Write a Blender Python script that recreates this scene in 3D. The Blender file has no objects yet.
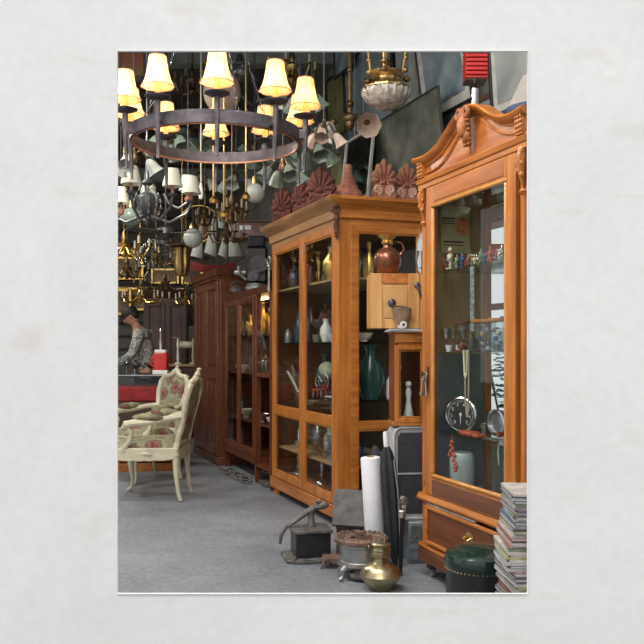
import bpy, bmesh, math, random
from mathutils import Vector, Matrix
random.seed(7)
R = math.radians
PI = math.pi
scene = bpy.context.scene
COL = scene.collection
F, CX, HY, EYE = 850.0, 322.0, 350.0, 1.25     # focal length, vanishing column, horizon row, eye height

def P(px, py, Y):
    return Vector(((px - CX) * Y / F, Y, EYE - (py - HY) * Y / F))

# ------------------------------------------------------------------ materials
MATS = {}
def new_mat(name):
    m = bpy.data.materials.new(name); m.use_nodes = True
    nt = m.node_tree
    return m, nt, nt.nodes['Principled BSDF']

def mat(name, col, rough=.5, metal=0, spec=.5, var=.15, scale=12, stretch=(1, 1, 1), bump=0, emit=None, es=1, coat=0, detail=4, col2=None):
    if name in MATS: return MATS[name]
    m, nt, b = new_mat(name)
    N, Lk = nt.nodes, nt.links
    tc = N.new('ShaderNodeTexCoord'); mp = N.new('ShaderNodeMapping'); mp.inputs['Scale'].default_value = stretch
    Lk.new(tc.outputs['Object'], mp.inputs['Vector'])
    nz = N.new('ShaderNodeTexNoise'); nz.inputs['Scale'].default_value = scale; nz.inputs['Detail'].default_value = detail
    Lk.new(mp.outputs[0], nz.inputs['Vector'])
    rp = N.new('ShaderNodeValToRGB')
    c = Vector(col)
    c2 = Vector(col2) if col2 else Vector([min(1, x * (1 + var)) for x in col])
    c1 = Vector([x * (1 - var) for x in col]) if not col2 else c
    rp.color_ramp.elements[0].position = .32; rp.color_ramp.elements[1].position = .68
    rp.color_ramp.elements[0].color = (*c1, 1); rp.color_ramp.elements[1].color = (*c2, 1)
    Lk.new(nz.outputs['Fac'], rp.inputs['Fac']); Lk.new(rp.outputs['Color'], b.inputs['Base Color'])
    b.inputs['Roughness'].default_value = rough; b.inputs['Metallic'].default_value = metal
    b.inputs['Specular IOR Level'].default_value = spec
    if coat: b.inputs['Coat Weight'].default_value = coat; b.inputs['Coat Roughness'].default_value = .15
    if bump:
        bp = N.new('ShaderNodeBump'); bp.inputs['Strength'].default_value = bump; bp.inputs['Distance'].default_value = .01
        Lk.new(nz.outputs['Fac'], bp.inputs['Height']); Lk.new(bp.outputs[0], b.inputs['Normal'])
    if emit:
        b.inputs['Emission Color'].default_value = (*emit, 1); b.inputs['Emission Strength'].default_value = es
    MATS[name] = m
    return m

def wood(name, dark, light, rough=.36, scale=5, axis='Z', coat=.2):
    st = {'Z': (6, 6, .5), 'X': (.5, 6, 6), 'Y': (6, .5, 6)}[axis]
    m = mat(name, dark, rough=rough, scale=scale, stretch=st, col2=light, coat=coat, detail=6)
    return m

def glass(name, tint=(1, 1, 1), refl=1.0, rough=.0):
    m = bpy.data.materials.new(name); m.use_nodes = True
    nt = m.node_tree; N, Lk = nt.nodes, nt.links
    N.clear()
    out = N.new('ShaderNodeOutputMaterial'); tr = N.new('ShaderNodeBsdfTransparent'); gl = N.new('ShaderNodeBsdfGlossy')
    mx = N.new('ShaderNodeMixShader'); fr = N.new('ShaderNodeLayerWeight'); fr.inputs['Blend'].default_value = .5
    pw = N.new('ShaderNodeMath'); pw.operation = 'POWER'; pw.inputs[1].default_value = 4
    ml = N.new('ShaderNodeMath'); ml.operation = 'MULTIPLY_ADD'; ml.inputs[1].default_value = .4; ml.inputs[2].default_value = .018 * refl; ml.use_clamp = True
    tr.inputs['Color'].default_value = (*tint, 1); gl.inputs['Roughness'].default_value = rough
    Lk.new(fr.outputs['Facing'], pw.inputs[0]); Lk.new(pw.outputs[0], ml.inputs[0]); Lk.new(ml.outputs[0], mx.inputs['Fac'])
    Lk.new(tr.outputs[0], mx.inputs[1]); Lk.new(gl.outputs[0], mx.inputs[2]); Lk.new(mx.outputs[0], out.inputs['Surface'])
    MATS[name] = m
    return m

def translucent(name, col, mixf=.6, rough=.6, scale=20, var=.1, glossy=0):
    m = bpy.data.materials.new(name); m.use_nodes = True
    nt = m.node_tree; N, Lk = nt.nodes, nt.links
    b = N['Principled BSDF']; out = N['Material Output']
    b.inputs['Roughness'].default_value = rough; b.inputs['Base Color'].default_value = (*col, 1)
    t = N.new('ShaderNodeBsdfTranslucent'); t.inputs['Color'].default_value = (*col, 1)
    mx = N.new('ShaderNodeMixShader'); mx.inputs[0].default_value = mixf
    Lk.new(b.outputs[0], mx.inputs[1]); Lk.new(t.outputs[0], mx.inputs[2]); Lk.new(mx.outputs[0], out.inputs['Surface'])
    MATS[name] = m
    return m

honeyZ = wood('honey_wood_upright', (.32, .095, .012), (.53, .19, .034))
honeyX = wood('honey_wood_across', (.31, .088, .011), (.51, .18, .032), axis='Y')
honeyF = wood('honey_wood_front', (.32, .095, .012), (.53, .195, .034), axis='X')
redwood = wood('red_brown_panel', (.105, .034, .014), (.195, .066, .027), axis='Y')
cornice_wood = wood('faded_cornice_wood', (.26, .13, .055), (.42, .22, .09), axis='Y', rough=.45)
mahog = wood('mahogany', (.085, .022, .009), (.17, .05, .02))
darkwood = wood('dark_walnut', (.035, .014, .008), (.085, .032, .016))
pine = wood('pale_pine', (.42, .20, .06), (.62, .34, .125), rough=.45, coat=.1)
palewood = wood('plain_board', (.30, .19, .09), (.45, .30, .15), rough=.6, coat=0)
dullbrass = mat('dull_brass', (.42, .36, .22), .3, 1, var=.3, scale=12)
brass = mat('old_brass', (.50, .34, .14), .3, 1, var=.3, scale=9)
gold = mat('bright_gilt', (.74, .47, .14), .32, 1, var=.2, scale=9)
bronze = mat('dark_bronze', (.17, .11, .055), .4, .8, var=.4, scale=14)
copper = mat('brown_copper', (.17, .06, .03), .25, .5, var=.25, scale=8)
copper_edge = mat('copper_edge', (.40, .18, .11), .4, .6, var=.3, scale=8)
iron = mat('wrought_iron', (.085, .075, .085), .42, .55, var=.35, scale=20)
blk = mat('black_enamel', (.014, .014, .016), .35, var=.3)
blkfab = mat('black_cloth', (.022, .024, .03), .6, var=.3, scale=30)
chrome = mat('chrome', (.75, .75, .77), .14, 1, var=.1)
steel = mat('worn_steel', (.36, .37, .37), .38, .75, var=.3, scale=14, bump=.2)
castiron = mat('cast_iron', (.13, .12, .115), .6, .4, var=.45, scale=16, bump=.4)
rust = mat('rusty_iron', (.16, .10, .075), .75, .2, var=.5, scale=18, bump=.5)
bluegrey = mat('blue_grey_metal', (.21, .25, .28), .45, .3, var=.25, scale=10)
silver = mat('silver', (.62, .62, .60), .25, 1, var=.2)
terra = mat('terracotta', (.25, .085, .05), .9, var=.35, scale=9, bump=.4, col2=(.37, .17, .11))
terrad = mat('dark_terracotta', (.12, .036, .03), .9, var=.35, scale=9, bump=.4, col2=(.21, .075, .055))
terraw = mat('chalky_terracotta', (.42, .17, .11), .9, var=.3, scale=14, bump=.4, col2=(.62, .46, .38))
white = mat('white_china', (.78, .78, .74), .3, var=.05)
whitep = mat('white_paper', (.80, .81, .84), .6, var=.05)
cream = mat('cream_paint', (.49, .455, .33), .45, var=.15, scale=10, bump=.15)
creamc = mat('cream_china', (.68, .62, .46), .35, var=.1)
redp = mat('red_paint', (.55, .025, .02), .35, var=.12)
redc = mat('red_cloth', (.23, .012, .014), .8, var=.25)
redbrown = mat('red_leather', (.34, .06, .03), .5, var=.3, scale=25)
green = mat('green_leather', (.007, .024, .018), .16, var=.35, scale=14, coat=.3)
skin = mat('skin', (.42, .22, .14), .6, var=.08)
hair = mat('black_hair', (.012, .010, .010), .6, var=.3, scale=60)
opal = mat('opal_glass', (.46, .49, .44), .22, var=.06)
opalg = mat('pale_green_glass', (.24, .30, .24), .25, var=.12, scale=9)
beige_glass = mat('pinkish_glass', (.55, .42, .34), .3, var=.12, scale=6)
silverpaint = mat('silver_paint', (.50, .52, .54), .35, .25)
pewter = mat('pewter', (.16, .17, .17), .3, .8, var=.3)
sail = mat('sail_cloth', (.72, .76, .68), .8, var=.1)
pane = glass('window_glass', (.94, .96, .95), .9)
shelfglass = glass('shelf_glass', (.80, .90, .86), 1.4)
ware = glass('glassware', (.84, .88, .90), 5.0, .05)
crystal = glass('crystal', (.88, .9, .9), 7.0, .12)
tealg = mat('teal_glaze', (.022, .07, .062), .15, var=.4, scale=10)
pinkflower = mat('flower_red', (.6, .07, .04), .6, var=.4, scale=30, col2=(.75, .35, .05))
bluegl = mat('blue_glass', (.03, .07, .25), .1, var=.3)
greyfab = mat('grey_shade_cloth', (.26, .24, .22), .8, var=.1)
canvas_dark = mat('dark_landscape_canvas', (.025, .04, .035), .45, var=.6, scale=6, detail=9, col2=(.14, .145, .10))
shade = translucent('cream_lampshade', (.92, .70, .36), .5)
shadetrim = translucent('shade_trim', (.62, .34, .20), .4)
candle = mat('candle_sleeve', (.85, .55, .20), .5, var=.05, emit=(1, .52, .12), es=.55)
bulbm = mat('lit_bulb', (1, .85, .6), .5, emit=(1, .78, .45), es=14)
glowm = mat('lit_tube', (1, .85, .6), .5, emit=(1, .72, .32), es=6)

def tapestry():
    m, nt, b = new_mat('floral_tapestry'); N, Lk = nt.nodes, nt.links
    tc = N.new('ShaderNodeTexCoord')
    v = N.new('ShaderNodeTexVoronoi'); v.inputs['Scale'].default_value = 5.2; v.inputs['Randomness'].default_value = .7
    n = N.new('ShaderNodeTexNoise'); n.inputs['Scale'].default_value = 34; n.inputs['Detail'].default_value = 5
    ad = N.new('ShaderNodeMath'); ad.operation = 'MULTIPLY_ADD'; ad.inputs[1].default_value = .55
    Lk.new(tc.outputs['Object'], v.inputs['Vector']); Lk.new(tc.outputs['Object'], n.inputs['Vector'])
    Lk.new(n.outputs['Fac'], ad.inputs[0]); Lk.new(v.outputs['Distance'], ad.inputs[2])
    r = N.new('ShaderNodeValToRGB'); e = r.color_ramp.elements
    e[0].position = .38; e[0].color = (.13, .03, .03, 1); e[1].position = .84; e[1].color = (.20, .185, .11, 1)
    for p, c in ((.48, (.30, .11, .09, 1)), (.57, (.09, .07, .04, 1)), (.64, (.15, .15, .08, 1)), (.74, (.29, .275, .17, 1))):
        x = e.new(p); x.color = c
    Lk.new(ad.outputs[0], r.inputs['Fac']); Lk.new(r.outputs[0], b.inputs['Base Color']); b.inputs['Roughness'].default_value = .85
    return m
tapest = tapestry()

def marble():
    m, nt, b = new_mat('pale_marble'); N, Lk = nt.nodes, nt.links
    tc = N.new('ShaderNodeTexCoord')
    n1 = N.new('ShaderNodeTexNoise'); n1.inputs['Scale'].default_value = 1.6; n1.inputs['Detail'].default_value = 6; n1.inputs['Roughness'].default_value = .65
    n1.inputs['Distortion'].default_value = .6
    n2 = N.new('ShaderNodeTexNoise'); n2.inputs['Scale'].default_value = 26; n2.inputs['Detail'].default_value = 4
    n3 = N.new('ShaderNodeTexNoise'); n3.inputs['Scale'].default_value = 2.3; n3.inputs['Detail'].default_value = 8; n3.inputs['Distortion'].default_value = 1.8
    mp = N.new('ShaderNodeMapping'); mp.inputs['Location'].default_value = (3.1, 1.2, 5.5); mp.inputs['Rotation'].default_value = (0, R(-24), 0); mp.inputs['Scale'].default_value = (.7, 1, 2.2)
    for n in (n1, n2): Lk.new(tc.outputs['Object'], n.inputs['Vector'])
    Lk.new(tc.outputs['Object'], mp.inputs['Vector']); Lk.new(mp.outputs[0], n3.inputs['Vector'])
    r1 = N.new('ShaderNodeValToRGB'); e = r1.color_ramp.elements
    e[0].position = .3; e[0].color = (.81, .805, .79, 1); e[1].position = .62; e[1].color = (.875, .87, .852, 1)
    r3 = N.new('ShaderNodeValToRGB'); e = r3.color_ramp.elements
    e[0].position = .60; e[0].color = (1, 1, 1, 1); e[1].position = .74; e[1].color = (.94, .915, .88, 1)
    r2 = N.new('ShaderNodeValToRGB'); e = r2.color_ramp.elements
    e[0].position = .35; e[0].color = (.965, .965, .965, 1); e[1].position = .6; e[1].color = (1, 1, 1, 1)
    m1 = N.new('ShaderNodeMixRGB'); m1.blend_type = 'MULTIPLY'; m1.inputs[0].default_value = 1
    m2 = N.new('ShaderNodeMixRGB'); m2.blend_type = 'MULTIPLY'; m2.inputs[0].default_value = 1
    Lk.new(n1.outputs['Fac'], r1.inputs[0]); Lk.new(n2.outputs['Fac'], r2.inputs[0]); Lk.new(n3.outputs['Fac'], r3.inputs[0])
    Lk.new(r1.outputs[0], m1.inputs[1]); Lk.new(r2.outputs[0], m1.inputs[2]); Lk.new(m1.outputs[0], m2.inputs[1]); Lk.new(r3.outputs[0], m2.inputs[2])
    Lk.new(m2.outputs[0], b.inputs['Base Color']); b.inputs['Roughness'].default_value = .8
    return m
marblem = marble()

def concrete():
    m, nt, b = new_mat('worn_concrete'); N, Lk = nt.nodes, nt.links
    tc = N.new('ShaderNodeTexCoord')
    n1 = N.new('ShaderNodeTexNoise'); n1.inputs['Scale'].default_value = 1.1; n1.inputs['Detail'].default_value = 9; n1.inputs['Roughness'].default_value = .7
    n2 = N.new('ShaderNodeTexNoise'); n2.inputs['Scale'].default_value = 30; n2.inputs['Detail'].default_value = 5
    for n in (n1, n2): Lk.new(tc.outputs['Object'], n.inputs['Vector'])
    r1 = N.new('ShaderNodeValToRGB'); e = r1.color_ramp.elements
    e[0].position = .33; e[0].color = (.14, .15, .168, 1); e[1].position = .66; e[1].color = (.245, .258, .285, 1)
    r2 = N.new('ShaderNodeValToRGB'); e = r2.color_ramp.elements
    e[0].position = .38; e[0].color = (.78, .78, .8, 1); e[1].position = .58; e[1].color = (1, 1, 1, 1)
    m1 = N.new('ShaderNodeMixRGB'); m1.blend_type = 'MULTIPLY'; m1.inputs[0].default_value = 1
    Lk.new(n1.outputs['Fac'], r1.inputs[0]); Lk.new(n2.outputs['Fac'], r2.inputs[0])
    Lk.new(r1.outputs[0], m1.inputs[1]); Lk.new(r2.outputs[0], m1.inputs[2]); Lk.new(m1.outputs[0], b.inputs['Base Color'])
    b.inputs['Roughness'].default_value = .65
    return m

def slats():
    m, nt, b = new_mat('dark_boarding'); N, Lk = nt.nodes, nt.links
    tc = N.new('ShaderNodeTexCoord'); w = N.new('ShaderNodeTexWave'); w.bands_direction = 'Z'; w.inputs['Scale'].default_value = 1.5; w.inputs['Distortion'].default_value = .3
    Lk.new(tc.outputs['Object'], w.inputs['Vector'])
    r1 = N.new('ShaderNodeValToRGB'); e = r1.color_ramp.elements
    e[0].position = .06; e[0].color = (.02, .02, .017, 1); e[1].position = .2; e[1].color = (.11, .10, .085, 1)
    Lk.new(w.outputs['Fac'], r1.inputs[0]); Lk.new(r1.outputs[0], b.inputs['Base Color']); b.inputs['Roughness'].default_value = .7
    return m

# ------------------------------------------------------------------ mesh builder
class MB:
    def __init__(s, M=None): s.bm = bmesh.new(); s.M = M or Matrix.Identity(4); s.mi = 0
    def _v(s, p): return s.bm.verts.new(s.M @ Vector(p))
    def _f(s, vs):
        try: f = s.bm.faces.new(vs); f.material_index = s.mi; return f
        except ValueError: return None
    def box(s, lo, hi, T=None):
        T = T or Matrix.Identity(4)
        v = [s._v(T @ Vector((x, y, z))) for z in (lo[2], hi[2]) for y in (lo[1], hi[1]) for x in (lo[0], hi[0])]
        for q in ((0, 2, 3, 1), (4, 5, 7, 6), (0, 1, 5, 4), (2, 6, 7, 3), (0, 4, 6, 2), (1, 3, 7, 5)): s._f([v[i] for i in q])
        return s
    def cbox(s, c, d, T=None):
        return s.box([c[i] - d[i] / 2 for i in range(3)], [c[i] + d[i] / 2 for i in range(3)], T)
    def lathe(s, prof, c=(0, 0, 0), seg=20, T=None, wob=0, nw=8):
        T = T or Matrix.Identity(4); rings = []
        for r, z in prof:
            if r < 1e-5: rings.append([s._v(T @ Vector((c[0], c[1], c[2] + z)))])
            else:
                ring = []
                for i in range(seg):
                    a = 2 * PI * i / seg; rr = r * (1 + wob * math.cos(a * nw))
                    ring.append(s._v(T @ Vector((c[0] + rr * math.cos(a), c[1] + rr * math.sin(a), c[2] + z))))
                rings.append(ring)
        for a, b in zip(rings, rings[1:]):
            for i in range(seg):
                j = (i + 1) % seg
                if len(a) == 1 and len(b) == 1: continue
                if len(a) == 1: s._f([a[0], b[j], b[i]])
                elif len(b) == 1: s._f([a[i], a[j], b[0]])
                else: s._f([a[i], a[j], b[j], b[i]])
        return s
    def ell(s, c, r, seg=16, n=8, T=None):
        if not hasattr(r, '__len__'): r = (r, r, r)
        T0 = Matrix.Translation(c) @ Matrix.Diagonal((r[0], r[1], r[2], 1))
        if T: T0 = T @ T0
        return s.lathe([(math.sin(PI * i / n), -math.cos(PI * i / n)) for i in range(n + 1)], seg=seg, T=T0)
    def tube(s, pts, r, seg=8, closed=False, cap=True, flat=1.0):
        pts = [Vector(p) for p in pts]; n = len(pts)
        rs = r if hasattr(r, '__len__') else [r] * n
        rings = []; up = None
        for i, p in enumerate(pts):
            if closed: t = pts[(i + 1) % n] - pts[i - 1]
            else: t = pts[min(i + 1, n - 1)] - pts[max(i - 1, 0)]
            t.normalize()
            if up is None: up = Vector((0, 0, 1)) if abs(t.z) < .9 else Vector((0, 1, 0))
            x = up.cross(t)
            if x.length < 1e-4: x = Vector((1, 0, 0)).cross(t)
            x.normalize(); y = t.cross(x); up = y
            rings.append([s._v(p + (x * math.cos(2 * PI * k / seg) + y * math.sin(2 * PI * k / seg) * flat) * rs[i]) for k in range(seg)])
        m = n if closed else n - 1
        for i in range(m):
            a, b = rings[i], rings[(i + 1) % n]
            for k in range(seg):
                j = (k + 1) % seg; s._f([a[k], a[j], b[j], b[k]])
        if not closed and cap:
            s._f(list(reversed(rings[0]))); s._f(rings[-1])
        return s
    def prism(s, poly, d0, d1, T=None):
        """polygon in (x, z) extruded along y"""
        T = T or Matrix.Identity(4)
        a = [s._v(T @ Vector((p[0], d0, p[1]))) for p in poly]; b = [s._v(T @ Vector((p[0], d1, p[1]))) for p in poly]
        s._f(a); s._f(list(reversed(b))); n = len(poly)
        for i in range(n):
            j = (i + 1) % n; s._f([a[i], b[i], b[j], a[j]])
        return s
    def strip(s, prof_pts, path_fn, n):
        pass
    def build(s, name, m, parent=None, bevel=0, sub=0, angle=35, smooth=True):
        bmesh.ops.recalc_face_normals(s.bm, faces=s.bm.faces[:])
        me = bpy.data.meshes.new(name); s.bm.to_mesh(me); s.bm.free()
        for x in (m if isinstance(m, (list, tuple)) else [m]): me.materials.append(x)
        if smooth:
            me.shade_smooth(); me.set_sharp_from_angle(angle=R(angle))
        o = bpy.data.objects.new(name, me); COL.objects.link(o)
        if parent is not None: o.parent = parent
        if bevel:
            b = o.modifiers.new('bev', 'BEVEL'); b.width = bevel; b.segments = 2; b.limit_method = 'ANGLE'; b.angle_limit = R(40)
        if sub:
            b = o.modifiers.new('sub', 'SUBSURF'); b.levels = sub; b.render_levels = sub
        return o

def thing(name, label, cat, loc=(0, 0, 0), rz=0, group=None):
    o = bpy.data.objects.new(name, None); COL.objects.link(o); o.empty_display_size = .05
    o.location = loc; o.rotation_euler = (0, 0, rz); o['label'] = label; o['category'] = cat
    if group: o['group'] = group
    return o
def tag(o, label, cat, group=None, loc=None, rz=None, rot=None):
    o['label'] = label; o['category'] = cat
    if group: o['group'] = group
    if loc is not None: o.location = loc
    if rz is not None: o.rotation_euler = (0, 0, rz)
    if rot is not None: o.rotation_euler = rot
    return o
def struct(name, mb, m, **k):
    o = mb.build(name, m, **k); o['kind'] = 'structure'; return o
def dup(root, loc, rz=None, label=None, group=None, sc=None):
    r = root.copy(); COL.objects.link(r); r.location = loc
    if rz is not None: r.rotation_euler = (0, 0, rz)
    if label: r['label'] = label
    if group: r['group'] = group
    if sc: r.scale = (sc, sc, sc) if not hasattr(sc, '__len__') else sc
    for ch in list(root.children):
        c = ch.copy(); COL.objects.link(c); c.parent = r
        for g in ch.children:
            d = g.copy(); COL.objects.link(d); d.parent = c
    return r
def light(kind, loc, e, col=(1, 1, 1), size=.05, rot=None, parent=None, name='lamp_light'):
    l = bpy.data.lights.new(name, kind); l.energy = e; l.color = col
    if kind == 'POINT': l.shadow_soft_size = size
    if kind == 'AREA': l.size = size
    o = bpy.data.objects.new(name, l); COL.objects.link(o); o.location = loc
    if rot: o.rotation_euler = rot
    if parent: o.parent = parent
    return o
def arc(c, r, a0, a1, n, plane='xz'):
    out = []
    for i in range(n + 1):
        a = R(a0 + (a1 - a0) * i / n); u, v = r * math.cos(a), r * math.sin(a)
        out.append({'xz': (c[0] + u, c[1], c[2] + v), 'xy': (c[0] + u, c[1] + v, c[2]), 'yz': (c[0], c[1] + u, c[2] + v)}[plane])
    return out
def spiral(c, r0, r1, turns, n, a0=0, sgn=1, plane='xz'):
    out = []
    for i in range(n + 1):
        f = i / n; a = R(a0) + sgn * turns * 2 * PI * f; r = r0 + (r1 - r0) * f
        u, v = r * math.cos(a), r * math.sin(a)
        out.append({'xz': (c[0] + u, c[1], c[2] + v), 'yz': (c[0], c[1] + u, c[2] + v)}[plane])
    return out
Tr = Matrix.Translation
def Rot(deg, ax): return Matrix.Rotation(R(deg), 4, ax)

# ------------------------------------------------------------------ setting
ROW = R(20.27)                                  # direction of the aisle along the cabinet row
O = Vector((.112, 5.95, 0))                     # near corner of the big display cabinet
V = Vector((math.cos(ROW), math.sin(ROW), 0)); U = Vector((-math.sin(ROW), math.cos(ROW), 0))
def row(s, t, z=0): return O + V * s + U * t + Vector((0, 0, z))
def row_t(px, s):
    k = (px - CX) / F; a = O + V * s
    return (a.x - k * a.y) / (-U.x + U.y * k)
def row_z(py, s, t): return EYE - (py - HY) * row(s, t).y / F
CEIL = 4.4

STRIP = (46, 52, 38, 46, 46)
struct('floor', MB().box((-6, -3, -.1), (4.5, 14, 0)), concrete(), smooth=False)
struct('ceiling', MB().box((-6, 4.7, CEIL), (4.5, 14, CEIL + .1)), mat('dark_ceiling', (.07, .07, .062), .8, scale=3, var=.3), smooth=False)
wallm = mat('grey_green_wall', (.15, .15, .13), .8, scale=3, var=.2)
b = MB()
for lo, hi in (((-3.0, 0), (-1.05, CEIL)), ((-.30, 0), (8.6, CEIL)), ((-1.05, 0), (-.30, .62)), ((-1.05, 2.12), (-.30, CEIL))): b.box((.85, lo[0], lo[1]), (.97, hi[0], hi[1]))
w = struct('wall_right', b, wallm, smooth=False); w.location = O; w.rotation_euler = (0, 0, ROW)
b = MB()
for lo, hi in (((-1.05, .62), (-.30, .67)), ((-1.05, 2.07), (-.30, 2.12)), ((-1.05, .67), (-1.0, 2.07)), ((-.35, .67), (-.30, 2.07)), ((-1.0, 1.52), (-.35, 1.56))): b.box((.88, lo[0], lo[1]), (.93, hi[0], hi[1]))
w = struct('window_2', b, mat('brown_window_frame', (.16, .09, .05), .5), smooth=False); w.location = O; w.rotation_euler = (0, 0, ROW)
# what can be seen outside that window through the armoire glass
aw = thing('awning', 'red and white awning outside, seen through the glass of the armoire', 'awning', (2.0, 8.4, 0))
MB().box((-.7, 0, 2.12), (.9, .9, 2.30), T=Matrix.Identity(4)).build('red_canopy', redp, aw, bevel=.01); MB().box((-.72, -.03, 2.0), (.92, .0, 2.13)).build('white_valance', white, aw)
for x in (-.65, .85): MB().tube([(x, .85, 0), (x, .85, 2.12)], .03, 8).build('post', steel, aw)
b = MB(); rl_ = random.Random(3)
for k in range(420):
    c = Vector((rl_.gauss(0, .33), rl_.gauss(0, .25), 1.02 + rl_.gauss(0, .20))); T_ = Tr(c) @ Matrix.Rotation(rl_.uniform(0, 6.3), 4, 'Z') @ Matrix.Rotation(rl_.uniform(-1, 1), 4, 'X')
    v_ = [b._v(T_ @ Vector(q)) for q in ((-.05, 0, 0), (0, -.018, .012), (.05, 0, 0), (0, .018, .012))]; b._f(v_)
for k in range(7): b.tube([(0, 0, .3), (.3 * math.cos(k), .2 * math.sin(k), 1.1)], .008, 5)
sh_ = thing('potted_shrub', 'small leaved green shrub in a pot outside, seen through the armoire glass', 'shrub', (1.62, 7.4, 0))
b.build('foliage', mat('leaf_green', (.10, .22, .14), .5, var=.4, scale=8), sh_, smooth=False); MB().lathe([(0, 0), (.16, 0), (.22, .38), (.24, .4), (.2, .4), (0, .36)], seg=20).build('pot', mat('pot_clay', (.3, .13, .07), .8), sh_)
struct('wall_back', MB().box((-6, 13.6, 0), (0, 13.7, CEIL)), slats(), smooth=False)
b = MB()
for lo, hi in (((5.2, 0), (8.2, CEIL)), ((9.3, 0), (13.6, CEIL)), ((8.2, 0), (9.3, .8)), ((8.2, 3.2), (9.3, CEIL))): b.box((-5.1, lo[0], lo[1]), (-5.0, hi[0], hi[1]))  # gap in this unseen wall is added to let daylight in
struct('wall_left', b, mat('warm_side_wall', (.20, .165, .11), .8, scale=3, var=.4), smooth=False)
# added wall with a splayed opening, standing in for marble round a postcard
Yf = 2.85; x0, x1 = (118 - CX) * Yf / F, (527 - CX) * Yf / F; zt, zb = EYE + 298 * Yf / F, EYE - 243 * Yf / F
b = MB()
W0, W1, ZT = -1.9, 1.9, 2.8
for dy, e in ((0, 0), (.1, .035)):
    pass
def ring4(y, xa, xb, za, zc): return [b._v(p) for p in ((xa, y, za), (xb, y, za), (xb, y, zc), (xa, y, zc))]
fo, fi = ring4(Yf, W0, W1, 0, ZT), ring4(Yf, x0, x1, zb, zt)
bo, bi = ring4(Yf + .1, W0, W1, 0, ZT), ring4(Yf + .1, x0 - .05, x1 + .05, zb - .05, zt + .05)
for i in range(4):
    j = (i + 1) % 4
    b._f([fo[i], fo[j], fi[j], fi[i]]); b._f([bo[j], bo[i], bi[i], bi[j]]); b._f([fo[j], fo[i], bo[i], bo[j]]); b._f([fi[i], fi[j], bi[j], bi[i]])
struct('marble_surround', b, marblem, smooth=False)
b = MB(); e = .0020
for lo, hi in (((x0 - e, zb - e), (x1 + e, zb)), ((x0 - e, zt), (x1 + e, zt + e)), ((x0 - e, zb), (x0, zt)), ((x1, zb), (x1 + e, zt))):
    b.box((lo[0], Yf - .009, lo[1]), (hi[0], Yf + .002, hi[1]))
struct('card_edge', b, mat('white_card_edge', (.82, .82, .81), .6, var=.02), smooth=False)  # added rim standing in for the white edge of the postcard
# posts and beams of the shop
colm = mat('grey_green_paint', (.16, .19, .17), .6, var=.15)
c = row(.62, 2.55)
struct('trim_1', MB().box((c.x - .05, c.y - .05, 0), (c.x + .05, c.y + .05, CEIL)), colm, smooth=False)
struct('trim_2', MB().box((-3.4, 8.1, 3.98), (.2, 8.25, 4.14)), colm, smooth=False)
struct('trim_3', MB().box((-3.9, 10.8, 3.4), (-.7, 10.95, 3.55)), colm, smooth=False)
b = MB()
for px, py, q, qy in ((205, 60, 300, 150), (300, 60, 232, 128), (250, 55, 332, 110)):
    b.tube([P(px, py, 9.2), P(q, qy, 9.0)], .022, 6)
struct('trim_4', b, mat('dim_steel', (.11, .11, .10), .5, .4))
# ------------------------------------------------------------------ cabinets
def frame_yz(mb, x, y0, y1, z0, z1, w, th, rails=(), lip=.012, wz=None):
    """glazed door frame lying in a plane x = const, facing -x"""
    wz = wz or w
    mb.box((x, y0, z0), (x + th, y0 + w, z1)); mb.box((x, y1 - w, z0), (x + th, y1, z1))
    zs = [(z0, z0 + wz)] + list(rails) + [(z1 - wz, z1)]
    for a, c in zs: mb.box((x, y0 + w, a), (x + th, y1 - w, c))
    # inner moulding lip of each light
    for (a, c), (d, f) in zip(zs, zs[1:]):
        yy0, yy1, za, zc = y0 + w, y1 - w, c, d; q = lip
        mb.box((x + .006, yy0, za), (x + th - .004, yy0 + q, zc)); mb.box((x + .006, yy1 - q, za), (x + th - .004, yy1, zc))
        mb.box((x + .006, yy0 + q, za), (x + th - .004, yy1 - q, za + q)); mb.box((x + .006, yy0 + q, zc - q), (x + th - .004, yy1 - q, zc))
    return [(c, d) for (a, c), (d, f) in zip(zs, zs[1:])]
def panes_yz(parent, x, y0, y1, w, lights):
    b = MB()
    for za, zc in lights: b.box((x, y0 + w, za), (x + .004, y1 - w, zc))
    return b.build('glass_pane', pane, parent, smooth=False)
SW = Matrix(((0, 1, 0, 0), (1, 0, 0, 0), (0, 0, 1, 0), (0, 0, 0, 1)))      # swaps x and y

def cornice_prof(mb, lo, hi, prof, near=0):
    """stack of mitred slabs: prof = [(z, overhang)] lofted round a rectangle, near sides only"""
    rings = []
    for z, o in prof:
        rings.append([mb._v((lo[0] - o, lo[1] - o, z)), mb._v((hi[0], lo[1] - o, z)), mb._v((hi[0], hi[1] + o, z)), mb._v((lo[0] - o, hi[1] + o, z))])
    for a, c in zip(rings, rings[1:]):
        for i in range(4):
            mb.mi = near if i == 0 else 0; mb._f([a[i], a[(i + 1) % 4], c[(i + 1) % 4], c[i]])
    mb.mi = 0
    mb._f(rings[0]); mb._f(rings[-1])

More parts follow.
